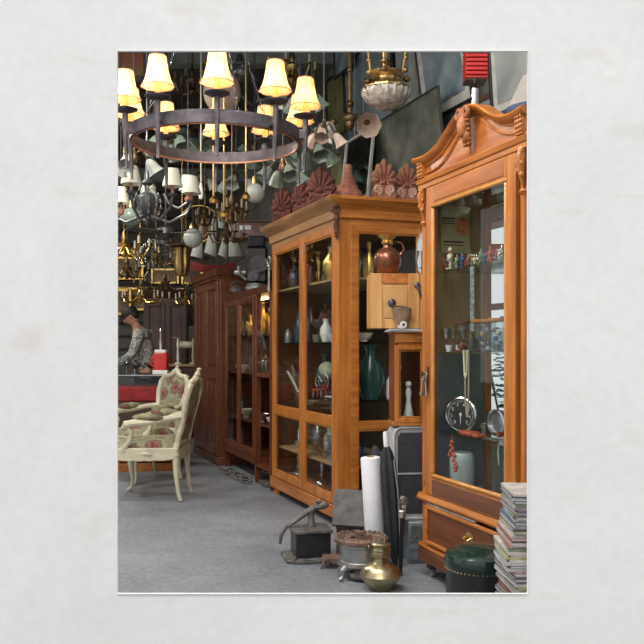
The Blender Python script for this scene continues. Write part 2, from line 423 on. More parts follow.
# --- big honey coloured display cabinet in the middle of the row
LC, WC = 1.59, .72
cab = thing('display_cabinet', 'large honey coloured wooden display cabinet with glazed doors and terracotta ornaments on its roof', 'cabinet', O, ROW)
def pieces(name, m, parent, boxes, bevel=0):
    for lo, hi in boxes: MB().box(lo, hi).build(name, m, parent, bevel=bevel)
b = MB(); b.prism([(0, 0), (.10, 0), (.10, .05), (.05, .05), (.05, .07), (0, .07)], .05, 2.15, T=Matrix(((1, 0, 0, 0), (0, 0, 1, 0), (0, 1, 0, 0), (0, 0, 0, 1)))); b.build('corner_post', honeyZ, cab, bevel=.004)
pieces('corner_post', honeyZ, cab, [((.0, LC - .05, .05), (.05, LC, 2.15)), ((WC - .07, 0, .05), (WC, .05, 2.15)), ((WC - .05, LC - .05, .05), (WC, LC, 2.15))], .004)
b = MB(); b.box((-.012, -.012, .06), (WC, LC + .012, .15)); b.box((.0, 0, .15), (WC, LC, .175))
b.build('plinth', honeyX, cab, bevel=.006)
for x, y in ((.04, .05), (.04, LC - .06), (WC - .06, .05), (WC - .06, LC - .06)):
    MB().lathe([(.0, 0), (.028, 0), (.036, .03), (.03, .062), (0, .062)], (x, y, 0), 12).build('foot', honeyZ, cab)
b = MB(); cornice_prof(b, (0, 0), (WC, LC), [(2.13, 0), (2.17, .004), (2.175, .018), (2.235, .022), (2.25, .035), (2.285, .07), (2.30, .085), (2.32, .09)], 1)
b.build('cornice', [cornice_wood, honeyF], cab, bevel=.003)
b = MB(); b.box((.02, -.028, 2.178), (WC, -.01, 2.235)); b.box((0.0, -.088, 2.302), (WC, -.05, 2.322)); b.box((.0, -.094, 2.296), (WC, -.085, 2.318))
b.box((.1, -.006, 2.13), (WC, .0, 2.175)); b.build('frieze', honeyF, cab, bevel=.003)
b = MB(); b.box((WC - .02, .05, .15), (WC, LC - .05, 2.14)); b.build('back_panel', mat('cabinet_back', (.06, .032, .018), .6, scale=4), cab, smooth=False)
b = MB(); b.box((.03, LC - .02, .15), (WC - .05, LC, 2.14)); b.build('end_panel', redwood, cab, smooth=False)
# left face: two doors
for y0, y1 in ((.06, .765), (.78, 1.545)):
    b = MB(); li = frame_yz(b, -.008, y0, y1, .16, 2.13, .048, .03, [(.70, .77)], wz=.055)
    d = b.build('door', honeyZ, cab, bevel=.003); panes_yz(d, .008, y0, y1, .05, li)
b = MB(); b.box((-.012, .755, .16), (.02, .79, 2.13)); b.build('centre_bead', honeyZ, cab, bevel=.004)
# near end: glazed panel with two rails
b = MB(SW); li = frame_yz(b, -.004, .095, WC - .04, .16, 2.135, .055, .03, [(.685, .735)], wz=.05)
d = b.build('side_frame', honeyF, cab, bevel=.003)
b = MB(SW)
for za, zc in li: b.box((.008, .14, za), (.012, WC - .09, zc))
b.build('glass_pane', pane, d, smooth=False)
# carved bracket on the corner
b = MB(); cx_, cy_ = -.012, -.012
b.tube(spiral((-.03, -.03, 2.215), .004, .03, 1.3, 14, 90, 1), .011, 6); b.ell((-.03, -.03, 2.255), (.03, .03, .022)); b.ell((-.022, -.022, 2.17), (.022, .022, .03))
b.tube([(-.02, -.02, 2.15), (-.026, -.026, 2.10), (-.018, -.018, 2.06), (-.014, -.014, 2.02)], [.018, .02, .014, .005], 8)
for k in range(4): b.ell((-.03 + .004 * k, -.03 + .004 * k, 2.13 - .028 * k), (.016, .016, .012), 8, 5)
b.build('carved_bracket', mat('dusty_carving', (.12, .05, .03), .7, var=.5, scale=30), cab)
for z, mt, th in ((.42, palewood, .014), (.88, shelfglass, .008), (1.31, shelfglass, .008), (1.77, palewood, .016)):
    b = MB(); b.box((.045, .055, z - th), (WC - .03, LC - .03, z)); b.build('shelf', mt, cab, bevel=.001, smooth=False)
b = MB(); b.tube(arc((-.0, .0, 0), .0, 0, 0, 1), .001) if False else None
b.box((-.016, .775, 1.02), (-.008, .79, 1.09)); b.build('keyhole_plate', brass, cab)

# --- tall honey armoire with curved pediment, on the right
AR = R(18.97); A0 = Vector((.906, 3.72, 0)); WA, DA = 1.075, .42
AU = Vector((-math.sin(AR), math.cos(AR), 0)); AV = Vector((math.cos(AR), math.sin(AR), 0))
def arm(x, y, z=0): return A0 + AV * x + AU * y + Vector((0, 0, z))
def arm_y(px, x):
    k = (px - CX) / F; a = A0 + AV * x
    return (a.x - k * a.y) / (-AU.x + AU.y * k)
ar = thing('armoire', 'tall honey wooden display armoire with a curved carved pediment and a mirror-like glass door', 'cabinet', A0, AR)
pieces('corner_post', honeyZ, ar, [((0, 0, .09), (.06, .075, 2.17)), ((0, WA - .075, .09), (.06, WA, 2.17)), ((DA - .04, 0, .09), (DA, .04, 2.17)), ((DA - .04, WA - .04, .09), (DA, WA, 2.17))], .008)
b = MB(); b.box((.06, .005, .47), (DA - .04, .02, 2.17)); b.box((.06, .005, .09), (DA - .04, .02, .44)); b.build('side_panel', redwood, ar, smooth=False)
b = MB(); b.box((.06, WA - .02, .47), (DA - .04, WA - .005, 2.17)); b.box((.06, WA - .02, .09), (DA - .04, WA - .005, .44)); b.build('side_panel', palewood, ar, smooth=False)
b = MB(); b.box((DA - .012, .04, .47), (DA - .008, WA - .04, 2.17)); b.build('back_glass', pane, ar, smooth=False)
b = MB(); b.box((.06, WA - .026, .48), (DA - .045, WA - .0205, 1.23)); b.build('grey_reflection', mat('grey_blue_reflection', (.18, .215, .225), .12, .3, var=.2, scale=3), ar, smooth=False)  # grey-blue reflection of mirror glass put into the panel colour
for z in (1.99, 2.06): MB().box((DA - .03, .04, z), (DA - .02, WA - .04, z + .06)).build('back_rail', palewood, ar, smooth=False)
pieces('board', redwood, ar, [((.02, .02, .09), (DA, WA - .02, .13)), ((.02, .02, .44), (DA, WA - .02, .465)), ((.02, .02, 2.15), (DA, WA - .02, 2.17))])
b = MB()
b.prism([(-.028, .425), (-.030, .437), (-.022, .452), (-.016, .462), (.03, .462), (.03, .425)], -.02, WA + .008)
b.prism([(-.022, .168), (-.012, .185), (.03, .185), (.03, .15), (-.012, .15)], -.01, WA + .01)
b.build('moulding', honeyX, ar, bevel=.003)
b = MB(); b.box((-.02, -.015, .085), (.05, WA + .015, .152)); b.build('plinth', redwood, ar, bevel=.006)
# drawer
b = MB(); b.box((-.012, .085, .195), (.02, WA - .085, .405)); dr = b.build('drawer', redwood, ar, bevel=.003)
b = MB()
for lo, hi in (((.085, .385), (WA - .085, .405)), ((.085, .195), (WA - .085, .215)), ((.085, .215), (.108, .385)), ((WA - .108, .215), (WA - .085, .385))):
    b.box((-.026, lo[0], lo[1]), (-.01, hi[0], hi[1]))
b.build('drawer_edging', honeyX, dr, bevel=.005)
b = MB(); b.lathe([(0, 0), (.03, 0), (.034, .006), (.02, .012), (0, .014)], seg=16, T=Tr((-.014, WA * .47, .328)) @ Rot(-90, 'Y') @ Matrix.Diagonal((.6, 1.4, 1, 1)))
b.tube([(-.02, WA * .47 - .03, .328), (-.04, WA * .47 - .022, .316), (-.042, WA * .47, .312), (-.04, WA * .47 + .022, .316), (-.02, WA * .47 + .03, .328)], .005, 6)
b.build('drawer_handle', brass, dr)
# white worn strip in the gap above the drawer
b = MB(); b.box((-.016, .45, .408), (.0, .98, .417)); b.build('worn_strip', mat('worn_white', (.5, .47, .43), .7, var=.3), ar)
# the door
dy0, dy1 = .085, WA - .082
b = MB(); b.box((-.016, dy0, .464), (.014, dy0 + .075, 2.135)); b.box((-.016, dy1 - .07, .464), (.014, dy1, 2.135))
b.box((-.016, dy0 + .075, 2.035), (.014, dy1 - .07, 2.135)); b.box((-.016, dy0 + .075, .464), (.014, dy1 - .07, .565))
door = b.build('door', honeyZ, ar, bevel=.003)
pieces('door_rail_panel', mat('orange_brown_panel', (.26, .075, .014), .35, scale=5, stretch=(6, .5, 6), col2=(.42, .13, .028), coat=.3), door, [((-.02, dy0 + .10, 2.045), (-.012, dy1 - .10, 2.125))], .004)
pieces('door_rail_panel', redwood, door, [((-.02, dy0 + .085, .472), (-.012, dy1 - .08, .553))], .004)
b = MB(); q = .022
ya, yb, za, zc = dy0 + .073, dy1 - .068, .563, 2.037
for lo, hi in (((ya, za), (yb, za + q)), ((ya, zc - q), (yb, zc)), ((ya, za + q), (ya + q, zc - q)), ((yb - q, za + q), (yb, zc - q))):
    b.box((-.022, lo[0], lo[1]), (-.0, hi[0], hi[1]))
b.build('glass_bead', mat('light_honey_bead', (.55, .24, .055), .3, scale=8, coat=.5), door, bevel=.009)
b = MB(); b.box((-.006, ya + q, za + q), (-.002, yb - q, zc - q)); b.build('glass_pane', pane, door, smooth=False)
b = MB(); b.box((-.021, dy1 - .045, 1.02), (-.015, dy1 - .02, 1.16)); b.tube([(-.02, dy1 - .03, 1.12), (-.055, dy1 - .03, 1.12)], .006, 6); b.lathe([(0, 0), (.012, 0), (.016, .008), (0, .012)], T=Tr((-.05, dy1 - .03, 1.12)) @ Rot(-90, 'Y'), seg=10)
b.build('lock_plate', bronze, door)
# entablature and pediment
b = MB(); b.box((-.02, -.01, 2.135), (.04, WA + .01, 2.165)); b.prism([(-.034, 2.19), (-.028, 2.165), (-.012, 2.155), (.03, 2.155), (.03, 2.19)], -.02, WA + .012); b.box((-.02, -.015, 2.19), (DA, WA + .01, 2.2))
b.build('entablature', honeyX, ar, bevel=.003)
prof = [(0, 2.445), (.06, 2.44), (.11, 2.425), (.16, 2.40), (.22, 2.365), (.29, 2.33), (.36, 2.31), (.43, 2.302), (.50, 2.305), (.54, 2.31), (.565, 2.312)]
yc = WA / 2 - .045
lim = lambda y: max(-.012, min(WA + .03, y))
top = [(lim(yc - d * .93), z) for d, z in reversed(prof)] + [(lim(yc + d * 1.09), z) for d, z in prof[1:]]
b = MB(Matrix(((0, 1, 0, 0), (1, 0, 0, 0), (0, 0, 1, 0), (0, 0, 0, 1))))
b.prism([(-.0, 2.195)] + [(max(0, min(WA, y)), z - .03) for y, z in top] + [(WA, 2.195)], -.005, .03)
ped = b.build('pediment', mat('orange_brown_panel', (.26, .075, .014), .42, scale=5, stretch=(6, .5, 6), col2=(.42, .13, .028), coat=.15), ar)
b = MB(); pf = [(.02, -.026), (-.012, -.026), (-.016, -.014), (-.034, -.008), (-.046, .004), (-.052, .014), (-.046, .024), (.03, .024)]
rings = []
for y, z in top: rings.append([b._v((x, y, z - .018 + dz)) for x, dz in pf])
for a, c in zip(rings, rings[1:]):
    for i in range(len(pf)): j = (i + 1) % len(pf); b._f([a[i], a[j], c[j], c[i]])
b._f(rings[0]); b._f(list(reversed(rings[-1])))
b.build('crown_moulding', honeyX, ped)
b = MB(); b.box((.03, .0, 2.195), (DA, .02, 2.30)); b.box((.03, WA - .02, 2.195), (DA, WA, 2.30)); b.box((.02, 0, 2.285), (DA, WA, 2.30)); b.build('roof_board', redwood, ar)
# incised line moulding that follows the pediment
for sg in (-1, 1):
    b = MB(); pts = [(-.012, yc + sg * .10, 2.36)] + [(-.012, yc + sg * d, z - .085) for d, z in prof[4:9]] + [(-.012, yc + sg * .47, 2.215)]
    b.tube(pts, .0045, 6); b.build('bead_moulding', honeyX, ped)
# carved acanthus cartouche
b = MB()
for sg in (-1, 1):
    b.tube(spiral((-.06, yc + sg * .035, 2.405), .004, .036, 1.4, 18, 90, sg, 'yz'), .013, 8)
b.ell((-.055, yc, 2.345), (.035, .035, .06)); b.ell((-.045, yc - .01, 2.30), (.022, .028, .035))
for k in range(6):
    for sg in (-1, 1): b.ell((-.055 + .004 * k, yc + sg * (.036 - .004 * k), 2.37 - .022 * k), (.014, .018, .012), 8, 5)
b.tube([(-.03, yc - .005, 2.28), (-.025, yc - .01, 2.24), (-.02, yc, 2.205)], [.014, .008, .003], 6)
b.build('carved_cartouche', mat('carved_wood', (.30, .10, .03), .5, var=.5, scale=30), ped)
for y, sgn in ((.035, 1), (WA - .035, -1)):
    b = MB(); b.box((-.03, y - .032, 2.2), (.0, y + .032, 2.29))
    for i in range(3):
        for j in range(4): b.ell((-.032, y - .02 + .02 * i, 2.215 + .021 * j), (.008, .008, .009), 8, 5)
    b.build('rosette_block', honeyZ, ped)
    b = MB(); b.tube([(-.008, y, 2.14), (-.02, y, 2.10), (-.016, y, 2.04), (-.01, y, 2.0), (-.004, y, 1.965)], [.02, .026, .017, .012, .004], 8)
    for k in range(5): b.ell((-.024, y + (.013 if k % 2 else -.013), 2.125 - .026 * k), (.012, .014, .014), 8, 5)
    b.lathe([(.02, .0), (.026, .01), (.02, .02)], (.0, y, 1.94), 12)
    b.tube([(.004, y, 1.93), (.004, y, .52)], .017, 10)
    b.build('turned_pilaster', honeyZ, ar)
for z in (.808, 1.238, 1.685):
    b = MB(); b.box((.055, .05, z - .008), (DA - .025, WA - .05, z)); b.build('glass_shelf', shelfglass, ar, smooth=False)
for y in (.06, WA - .06):
    b = MB(); b.box((.01, y - .02, .045), (.075, y + .02, .088)); b.box((.03, y - .012, .03), (.045, y + .012, .05)); cs = b.build('caster', rust, ar)
    b = MB(); b.lathe([(0, -.011), (.028, -.011), (.028, .011), (0, .011)], T=Tr((.035, y, .028)) @ Rot(90, 'Y') @ Rot(0, 'X'), seg=18)
    b.lathe([(0, -.015), (.010, -.015), (.010, .015), (0, .015)], T=Tr((.035, y, .028)) @ Rot(90, 'Y'), seg=12); b.build('wheel', steel, cs)
    b = MB(); b.tube([(DA - .05, y, 0), (DA - .05, y, .09)], .02, 8); b.build('foot', rust, ar)

# --- lower glazed mahogany cabinet further back
g0 = row(.02, 1.68); LG, DG, HG = 1.73, .6, 1.83
gc = thing('glazed_cabinet', 'lower red-brown glazed cabinet behind the big honey cabinet, lit warm inside', 'cabinet', g0, ROW)
pieces('corner_post', mahog, gc, [((x, y, 0), (x + .05, y + .05, HG - .05)) for x in (0, DG - .05) for y in (0, .49, LG - .05)], .004)
b = MB(); cornice_prof(b, (0, 0), (DG, LG), [(HG - .06, 0), (HG - .03, .012), (HG, .03)]); b.build('cornice', mahog, gc)
b = MB(); b.box((0, .5, .17), (DG, LG, .24)); b.box((0, 0, .16), (DG, .5, .18)); b.box((DG - .02, 0, .2), (DG, LG, HG - .05)); b.box((.02, LG - .02, .2), (DG, LG, HG - .05)); b.box((0, 0, 1.0), (.03, .5, 1.04)); b.build('carcase', mahog, gc)
for y0, y1 in ((.545, 1.12), (1.13, LG - .05)):
    b = MB(); li = frame_yz(b, -.01, y0, y1, .24, HG - .065, .045, .025, [], wz=.06); d = b.build('door', mahog, gc, bevel=.003); panes_yz(d, .0, y0, y1, .045, li)
b = MB(); b.box((.004, .05, 1.04), (.008, .49, HG - .065)); b.build('glass_pane', pane, gc, smooth=False)
for z in (.55, 1.02, 1.4):
    b = MB(); b.box((.04, .04, z - .012), (DG - .03, LG - .03, z)); b.build('shelf', mahog if z != 1.4 else shelfglass, gc, smooth=False)
b = MB(); b.box((.16, .12, HG - .085), (.19, .44, HG - .066)); b.box((.16, .7, HG - .085), (.19, 1.5, HG - .066)); tb = b.build('lamp_tube', glowm, gc, smooth=False)
light('AREA', (.3, .9, HG - .09), 3.5, (1, .62, .25), .5, parent=gc); light('POINT', (.3, .3, 1.55), 1.6, (1, .55, .2), .04, parent=gc)

# --- tall wardrobe beyond it
w0 = row(-.03, 3.46); LW, DW, HW = 1.27, .6, 2.13
wd = thing('wardrobe', 'tall red-brown panelled wardrobe with a cornice, beyond the glazed cabinet', 'wardrobe', w0, ROW)
b = MB(); b.box((.015, 0, .08), (DW, LW, HW - .1)); b.build('carcase', redwood, wd, bevel=.004)
b = MB(); cornice_prof(b, (0, 0), (DW, LW), [(HW - .11, 0), (HW - .08, .01), (HW - .07, .03), (HW - .02, .05), (HW, .055)]); b.build('cornice', redwood, wd)
b = MB(); b.box((-.02, -.02, 0), (DW, LW + .02, .09)); b.build('plinth', redwood, wd, bevel=.006)
for y0, y1 in ((.03, .62), (.65, 1.24)):
    b = MB(); frame_yz(b, -.012, y0, y1, .1, HW - .13, .075, .028, [(.93, 1.02)], wz=.08); d = b.build('door', redwood, wd, bevel=.004)
    b = MB()
    for za, zc in ((.18, .93), (1.02, HW - .21)): b.box((.002, y0 + .07, za), (.012, y1 - .07, zc)); b.box((-.006, y0 + .13, za + .06), (.004, (y0 + y1) / 2 - .02, zc - .06)); b.box((-.006, (y0 + y1) / 2 + .02, za + .06), (.004, y1 - .13, zc - .06))
    b.build('door_panel', mahog, d, bevel=.006)
# --- dark cabinet at the back
bc = thing('carved_cabinet', 'dark walnut cabinet standing against the back wall', 'cabinet', (-2.52, 12.0, 0))
b = MB(); b.box((0, 0, 0), (.62, .5, 2.0)); b.box((.5, .05, 0), (1.05, .55, 1.6)); b.build('carcase', darkwood, bc, bevel=.01)
b = MB(); cornice_prof(b, (0, 0), (.62, .5), [(1.98, .0), (2.04, .05), (2.12, .08)]); b.build('cornice', darkwood, bc)
for y0 in (.03, .33):
    b = MB(SW); frame_yz(b, -.02, y0, y0 + .27, .1, 1.92, .05, .03, [(.9, .98)]); b.build('door', darkwood, bc, bevel=.004)
b = MB(); b.box((.0, -.02, 1.02), (.62, .0, 1.06)); b.build('ledge', darkwood, bc)
# ------------------------------------------------------------------ ring chandelier
CHX = (213 - CX) * 5.0 / F + .02; CHY, RR = 5.0, .5
ch = thing('ring_chandelier', 'large wrought iron ring chandelier with ten lit cream lampshades', 'chandelier', (CHX, CHY, 0))
def ring_band(r, z0, z1, th, mb):
    mb.lathe([(r - th, z0), (r, z0), (r, z1), (r - th, z1), (r - th, z0)], seg=72)
b = MB(); ring_band(RR, 2.458, 2.528, .008, b); b.build('ring', iron, ch, angle=30)
b = MB(); ring_band(RR - .009, 2.452, 2.462, .012, b); b.build('ring_lip', copper_edge, ch)
shade_prof = [(.044, .165), (.047, .15), (.050, .12), (.057, .08), (.068, .04), (.082, .012), (.088, 0)]
def lampshade_mesh(sc=1.0):
    b = MB(); b.lathe([(r * sc, z * sc) for r, z in shade_prof], seg=32, wob=.035, nw=8); return b
for i in range(10):
    a = 2 * PI * i / 10 + R(7.5); x, y = .535 * math.sin(a), -.535 * math.cos(a)
    T = Tr((x, y, 0)) @ Matrix.Rotation(a, 4, 'Z')
    b = MB(T); b.tube([(0, 0, 2.585), (0, 0, 2.52), (0, .002, 2.42), (0, .006, 2.34), (0, .008, 2.285), (0, .008, 2.275)], [.017, .016, .013, .010, .008, .011], 10)
    b.cbox((0, .02, 2.495), (.03, .04, .05))
    arm_ = b.build('arm', iron, ch)
    b = MB(Tr((x, y, 2.58))); b.lathe([(0, 0), (.02, .0), (.05, .010), (.068, .018), (.070, .023), (.048, .017), (0, .012)], seg=24); b.build('drip_pan', iron, arm_)
    b = MB(Tr((x, y, 2.595))); b.lathe([(.0, 0), (.0155, 0), (.0155, .085), (.013, .09), (0, .09)], seg=14); b.build('candle_sleeve', candle, arm_)
    b = MB(Tr((x, y, 2.72))); b.ell((0, 0, 0), (.016, .016, .03), 10, 7); b.build('bulb', bulbm, arm_)
    ls = lampshade_mesh(); ls.bm.transform(Tr((x, y, 2.652))); ls = ls.build('lamp_shade', shade, ch, angle=60)
    for r, z, nm in ((.0885, .002, 'shade_trim'), (.0445, .164, 'shade_binding')):
        b = MB(Tr((x, y, 2.652))); b.tube([(r * (1 + .035 * math.cos(8 * 2 * PI * k / 32)) * math.cos(2 * PI * k / 32), r * (1 + .035 * math.cos(8 * 2 * PI * k / 32)) * math.sin(2 * PI * k / 32), z) for k in range(32)], .0028, 5, closed=True)
        b.build(nm, shadetrim, ls)
    b = MB(Tr((x, y, 2.652)))
    for k in range(8):
        ca, sa = math.cos(2 * PI * k / 8), math.sin(2 * PI * k / 8)
        b.tube([(r * 1.037 * ca, r * 1.037 * sa, z) for r, z in shade_prof], .0013, 4)
    b.build('shade_seam', shadetrim, ls)
    light('POINT', (x, y, 2.690), 1.9, (1, .70, .38), .02, parent=ch, name='bulb_light')
b = MB()
for k in range(3):
    b = MB(); a = R(50 + 120 * k); p0 = Vector((.5 * math.cos(a), .5 * math.sin(a), 2.52)); p1 = Vector((.02 * math.cos(a), .02 * math.sin(a), 3.5))
    n = 26
    for j in range(n):
        c = p0.lerp(p1, (j + .5) / n); d = (p1 - p0).normalized() * .024; s_ = Vector((-math.sin(a), math.cos(a), 0)) * .008
        if j % 2: s_ = d.normalized().cross(s_).normalized() * .008
        b.tube([c - d, c - d * .4 + s_, c + d * .4 + s_, c + d, c + d * .4 - s_, c - d * .4 - s_], .0025, 4, closed=True)
    b.build('chain', iron, ch)
b = MB(); b.lathe([(0, 3.46), (.03, 3.48), (.03, 3.52), (.01, 3.54), (.01, CEIL), (0, CEIL)], seg=12); b.build('hub', iron, ch)

# fluorescent fittings over the aisle (above the picture; seen only as reflections)
for k, (x, y, z) in enumerate(((-1.35, 4.2, 3.4), (-1.9, 6.2, 3.5), (-.2, 3.6, 3.45), (-3.0, 8.2, 3.5), (-3.9, 10.6, 3.5))):  # last two are unseen fittings added to brighten the back of the shop
    fl = thing('strip_light', ['long fluorescent strip light over the shop entrance, left', 'long fluorescent strip light over the aisle by the chairs', 'long fluorescent strip light above the armoire side of the entrance', 'added fluorescent strip light, out of view left of the counter', 'added fluorescent strip light, out of view furthest back on the left'][k], 'light', (x, y, z), R(20))
    MB().box((-.06, -.62, .03), (.06, .62, .08)).build('housing', mat('white_enamel', (.7, .7, .68), .4), fl, bevel=.006)
    b = MB(); b.tube([(0, -.58, 0), (0, .58, 0)], .019, 12); b.build('tube', mat('fluorescent', (1, 1, 1), .5, emit=(1, .95, .86), es=9), fl)
    b = MB(); b.tube([(0, -.4, .07), (0, -.4, CEIL - z)], .004, 5); b.tube([(0, .4, .07), (0, .4, CEIL - z)], .004, 5); b.build('hanger', steel, fl)
    l = light('AREA', (0, 0, -.025), STRIP[k], (1, .95, .87), 1.1, parent=fl, name='strip_glow'); l.data.shape = 'RECTANGLE'; l.data.size = .1; l.data.size_y = 1.1

# ------------------------------------------------------------------ carved armchairs
def make_chair(name, label):
    """faces +x, origin on the floor under the seat centre; 0.62 wide, 1.07 tall"""
    t = thing(name, label, 'armchair', (0, 0, 0))
    for sx in (1, -1):
        for sy in (1, -1):
            b = MB(); w = .27 if sx > 0 else .22
            if sx > 0: pts = [(.25, sy * w, .40), (.275, sy * (w + .015), .35), (.27, sy * (w + .012), .24), (.25, sy * w, .12), (.255, sy * w, .05), (.285, sy * (w + .012), .018), (.295, sy * (w + .014), .008)]; rr = [.034, .036, .026, .017, .014, .018, .012]
            else: pts = [(-.24, sy * w, .42), (-.245, sy * w, .32), (-.25, sy * w, .2), (-.265, sy * w, .08), (-.285, sy * w, .012)]; rr = [.03, .027, .021, .016, .017]
            b.tube(pts, rr, 10); b.ell((pts[0][0], pts[0][1], .385), (.036, .034, .03), 10, 6)
            if sx > 0: b.ell((.285, sy * (w + .012), .014), (.026, .018, .014), 8, 5)
            b.build('leg', cream, t)
    # seat rail with shaped apron
    b = MB()
    def apron(p0, p1, n=14, sag=.03):
        p0, p1 = Vector(p0), Vector(p1); d = (p1 - p0); nrm = Vector((d.y, -d.x, 0)).normalized() * .018
        pr = []
        for i in range(n + 1):
            f = i / n; p = p0 + d * f; bow = math.sin(f * PI)
            lowz = .375 - .012 - sag * (abs(math.sin(f * PI * 2)) * .6 + (1 if .4 < f < .6 else 0) * .5)
            pr.append((p + nrm * (.6 * bow), lowz))
        for (a, za), (c, zc) in zip(pr, pr[1:]):
            v = [b._v((a.x - nrm.x, a.y - nrm.y, .44)), b._v((c.x - nrm.x, c.y - nrm.y, .44)), b._v((c.x + nrm.x, c.y + nrm.y, .44)), b._v((a.x + nrm.x, a.y + nrm.y, .44)),
                 b._v((a.x - nrm.x, a.y - nrm.y, za)), b._v((c.x - nrm.x, c.y - nrm.y, zc)), b._v((c.x + nrm.x, c.y + nrm.y, zc)), b._v((a.x + nrm.x, a.y + nrm.y, za))]
            for q in ((0, 1, 2, 3), (7, 6, 5, 4), (0, 4, 5, 1), (2, 6, 7, 3)): b._f([v[i] for i in q])
    apron((.26, -.27, 0), (.26, .27, 0)); apron((-.25, .22, 0), (-.25, -.22, 0)); apron((.26, .28, 0), (-.25, .23, 0)); apron((-.25, -.23, 0), (.26, -.28, 0))
    b.tube([(.275, -.28, .435), (.285, 0, .44), (.275, .28, .435), (0, .272, .435), (-.25, .235, .435), (-.25, -.235, .435), (0, -.272, .435)], .014, 6, closed=True)
    for s_ in (1, -1): b.ell((.0, s_ * .275, .40), (.05, .016, .022)); b.ell((.04, s_ * .275, .395), (.02, .014, .015)); b.ell((-.04, s_ * .275, .395), (.02, .014, .015))
    b.ell((.29, 0, .40), (.016, .05, .024))
    b.build('seat_rail', cream, t)
    # cushion
    b = MB(); n = 10; g = []
    for i in range(n + 1):
        r_ = []
        for j in range(n + 1):
            u, v = i / n * 2 - 1, j / n * 2 - 1; hw = .255 + .0 * u; hy = (.245 + .025 * u)
            r_.append(b._v((u * .255 + .005, v * hy, .435 + .085 * (1 - u ** 4) ** .5 * (1 - v ** 4) ** .5)))
        g.append(r_)
    for i in range(n):
        for j in range(n): b._f([g[i][j], g[i + 1][j], g[i + 1][j + 1], g[i][j + 1]])
    b._f([g[0][j] for j in range(n + 1)] + [g[i][n] for i in range(1, n + 1)] + [g[n][j] for j in range(n - 1, -1, -1)] + [g[i][0] for i in range(n - 1, 0, -1)])
    b.build('seat_cushion', tapest, t, angle=70)
    # back frame: shaped outline leaning back
    out = [(-.185, .47), (-.20, .53), (-.175, .62), (-.205, .74), (-.235, .84), (-.225, .93), (-.17, .985), (-.10, .985), (-.05, 1.01), (0, 1.045)]
    out = out + [(-y, z) for y, z in reversed(out[:-1])]
    lean = lambda z: -.245 - (z - .45) * .235
    ptsf = [(lean(z) , y, z) for y, z in out] + [(lean(.47), .06, .465), (lean(.47), -.06, .465)]
    b = MB(); b.tube(ptsf, .031, 8, closed=True, flat=.8)
    for dy, dz, r_ in ((0, 1.055, .032), (-.045, 1.04, .022), (.045, 1.04, .022), (-.2, .985, .022), (.2, .985, .022), (0, 1.085, .018)): b.ell((lean(dz), dy, dz), (.02, r_, r_ * .8), 10, 6)
    for s_ in (1, -1): b.tube([(-.24, s_ * .215, .42), (lean(.5), s_ * .19, .5)], [.028, .024], 8)
    b.build('back_frame', cream, t)
    b = MB(); cy, cz = 0, .74; n = len(out)
    for x_off, sgn in ((.035, 1), (-.03, -1)):
        c = b._v((lean(cz) + x_off, 0, cz)); r1 = [b._v((lean(cz + (z - cz) * .6) + x_off * .9, y * .6, cz + (z - cz) * .6)) for y, z in out]; r2 = [b._v((lean(z), y, z)) for y, z in out]
        for i in range(n):
            j = (i + 1) % n; b._f([c, r1[i], r1[j]]); b._f([r1[i], r2[i], r2[j], r1[j]])
    b.build('back_cushion', tapest, t, angle=80)
    for s_ in (1, -1):
        b = MB(); b.tube([(lean(.70) + .01, s_ * .2, .70), (-.2, s_ * .255, .69), (-.05, s_ * .295, .665), (.08, s_ * .31, .655), (.15, s_ * .305, .64), (.165, s_ * .30, .615), (.14, s_ * .295, .60)], [.024, .025, .027, .031, .034, .031, .02], 8)
        b.tube([(.14, s_ * .30, .63), (.10, s_ * .30, .58), (.12, s_ * .29, .51), (.17, s_ * .28, .45), (.17, s_ * .275, .42)], [.02, .02, .022, .024, .03], 8)
        ar_ = b.build('arm', cream, t)
        b = MB(); b.ell((-.03, s_ * .292, .70), (.13, .038, .036), 14, 8); b.build('arm_pad', tapest, ar_)
    return t
c1 = make_chair('carved_armchair', 'cream carved armchair in floral tapestry, the nearer one seen from its side')
c1.location = (-1.435, 7.22, 0); c1.rotation_euler = (0, 0, R(177))
c2 = dup(c1, (-1.72, 8.18, 0), R(224), 'cream carved armchair in floral tapestry, further one whose padded backrest faces the viewer')

# ------------------------------------------------------------------ counter, grinder, person
ct = thing('display_counter', 'low counter with red cloth side and glass top behind the armchairs', 'counter', (-2.95, 9.0, 0))
MB().box((0, 0, .0), (1.35, .6, .70)).build('body', mat('dark_counter', (.05, .02, .012), .5), ct, bevel=.01)
MB().box((-.01, -.012, .70), (1.36, .61, .86)).build('red_cloth_band', redc, ct, bevel=.02)
b = MB(); b.box((0, 0, .86), (1.35, .6, .865)); b.box((0, 0, .98), (1.35, .6, .985)); b.box((0, 0, .865), (1.35, .006, .98)); b.box((1.344, .006, .865), (1.35, .6, .98)); b.build('glass_top', pane, ct, smooth=False)
b = MB()
for x in (0, 1.33): b.box((x, -.005, .86), (x + .02, .015, .985))
b.box((0, -.006, .975), (1.35, .01, .987)); b.build('metal_edging', steel, ct)
cr = thing('wooden_crate', 'low orange-brown wooden crate on the floor beyond the armchairs', 'crate', (-2.15, 8.72, 0), R(4))
for z in (0, .10): MB().box((0, 0, z), (.62, .22, z + .085)).build('board', honeyX, cr, bevel=.004)
gr = thing('coffee_grinder', 'red coffee grinder with white bands and a tall chrome hopper on the counter end', 'grinder', P(163, 392, 9.25) + Vector((-.02, 0, 0)))
gr.location.z = .985; gr.scale = (.68, .8, .85)
MB().box((-.12, -.09, 0), (.12, .09, .055)).build('white_base', white, gr, bevel=.008)
MB().box((-.11, -.085, .055), (.11, .085, .27)).build('red_body', redp, gr, bevel=.015)
MB().box((-.09, -.08, .27), (.09, .08, .315)).build('white_top', white, gr, bevel=.01)
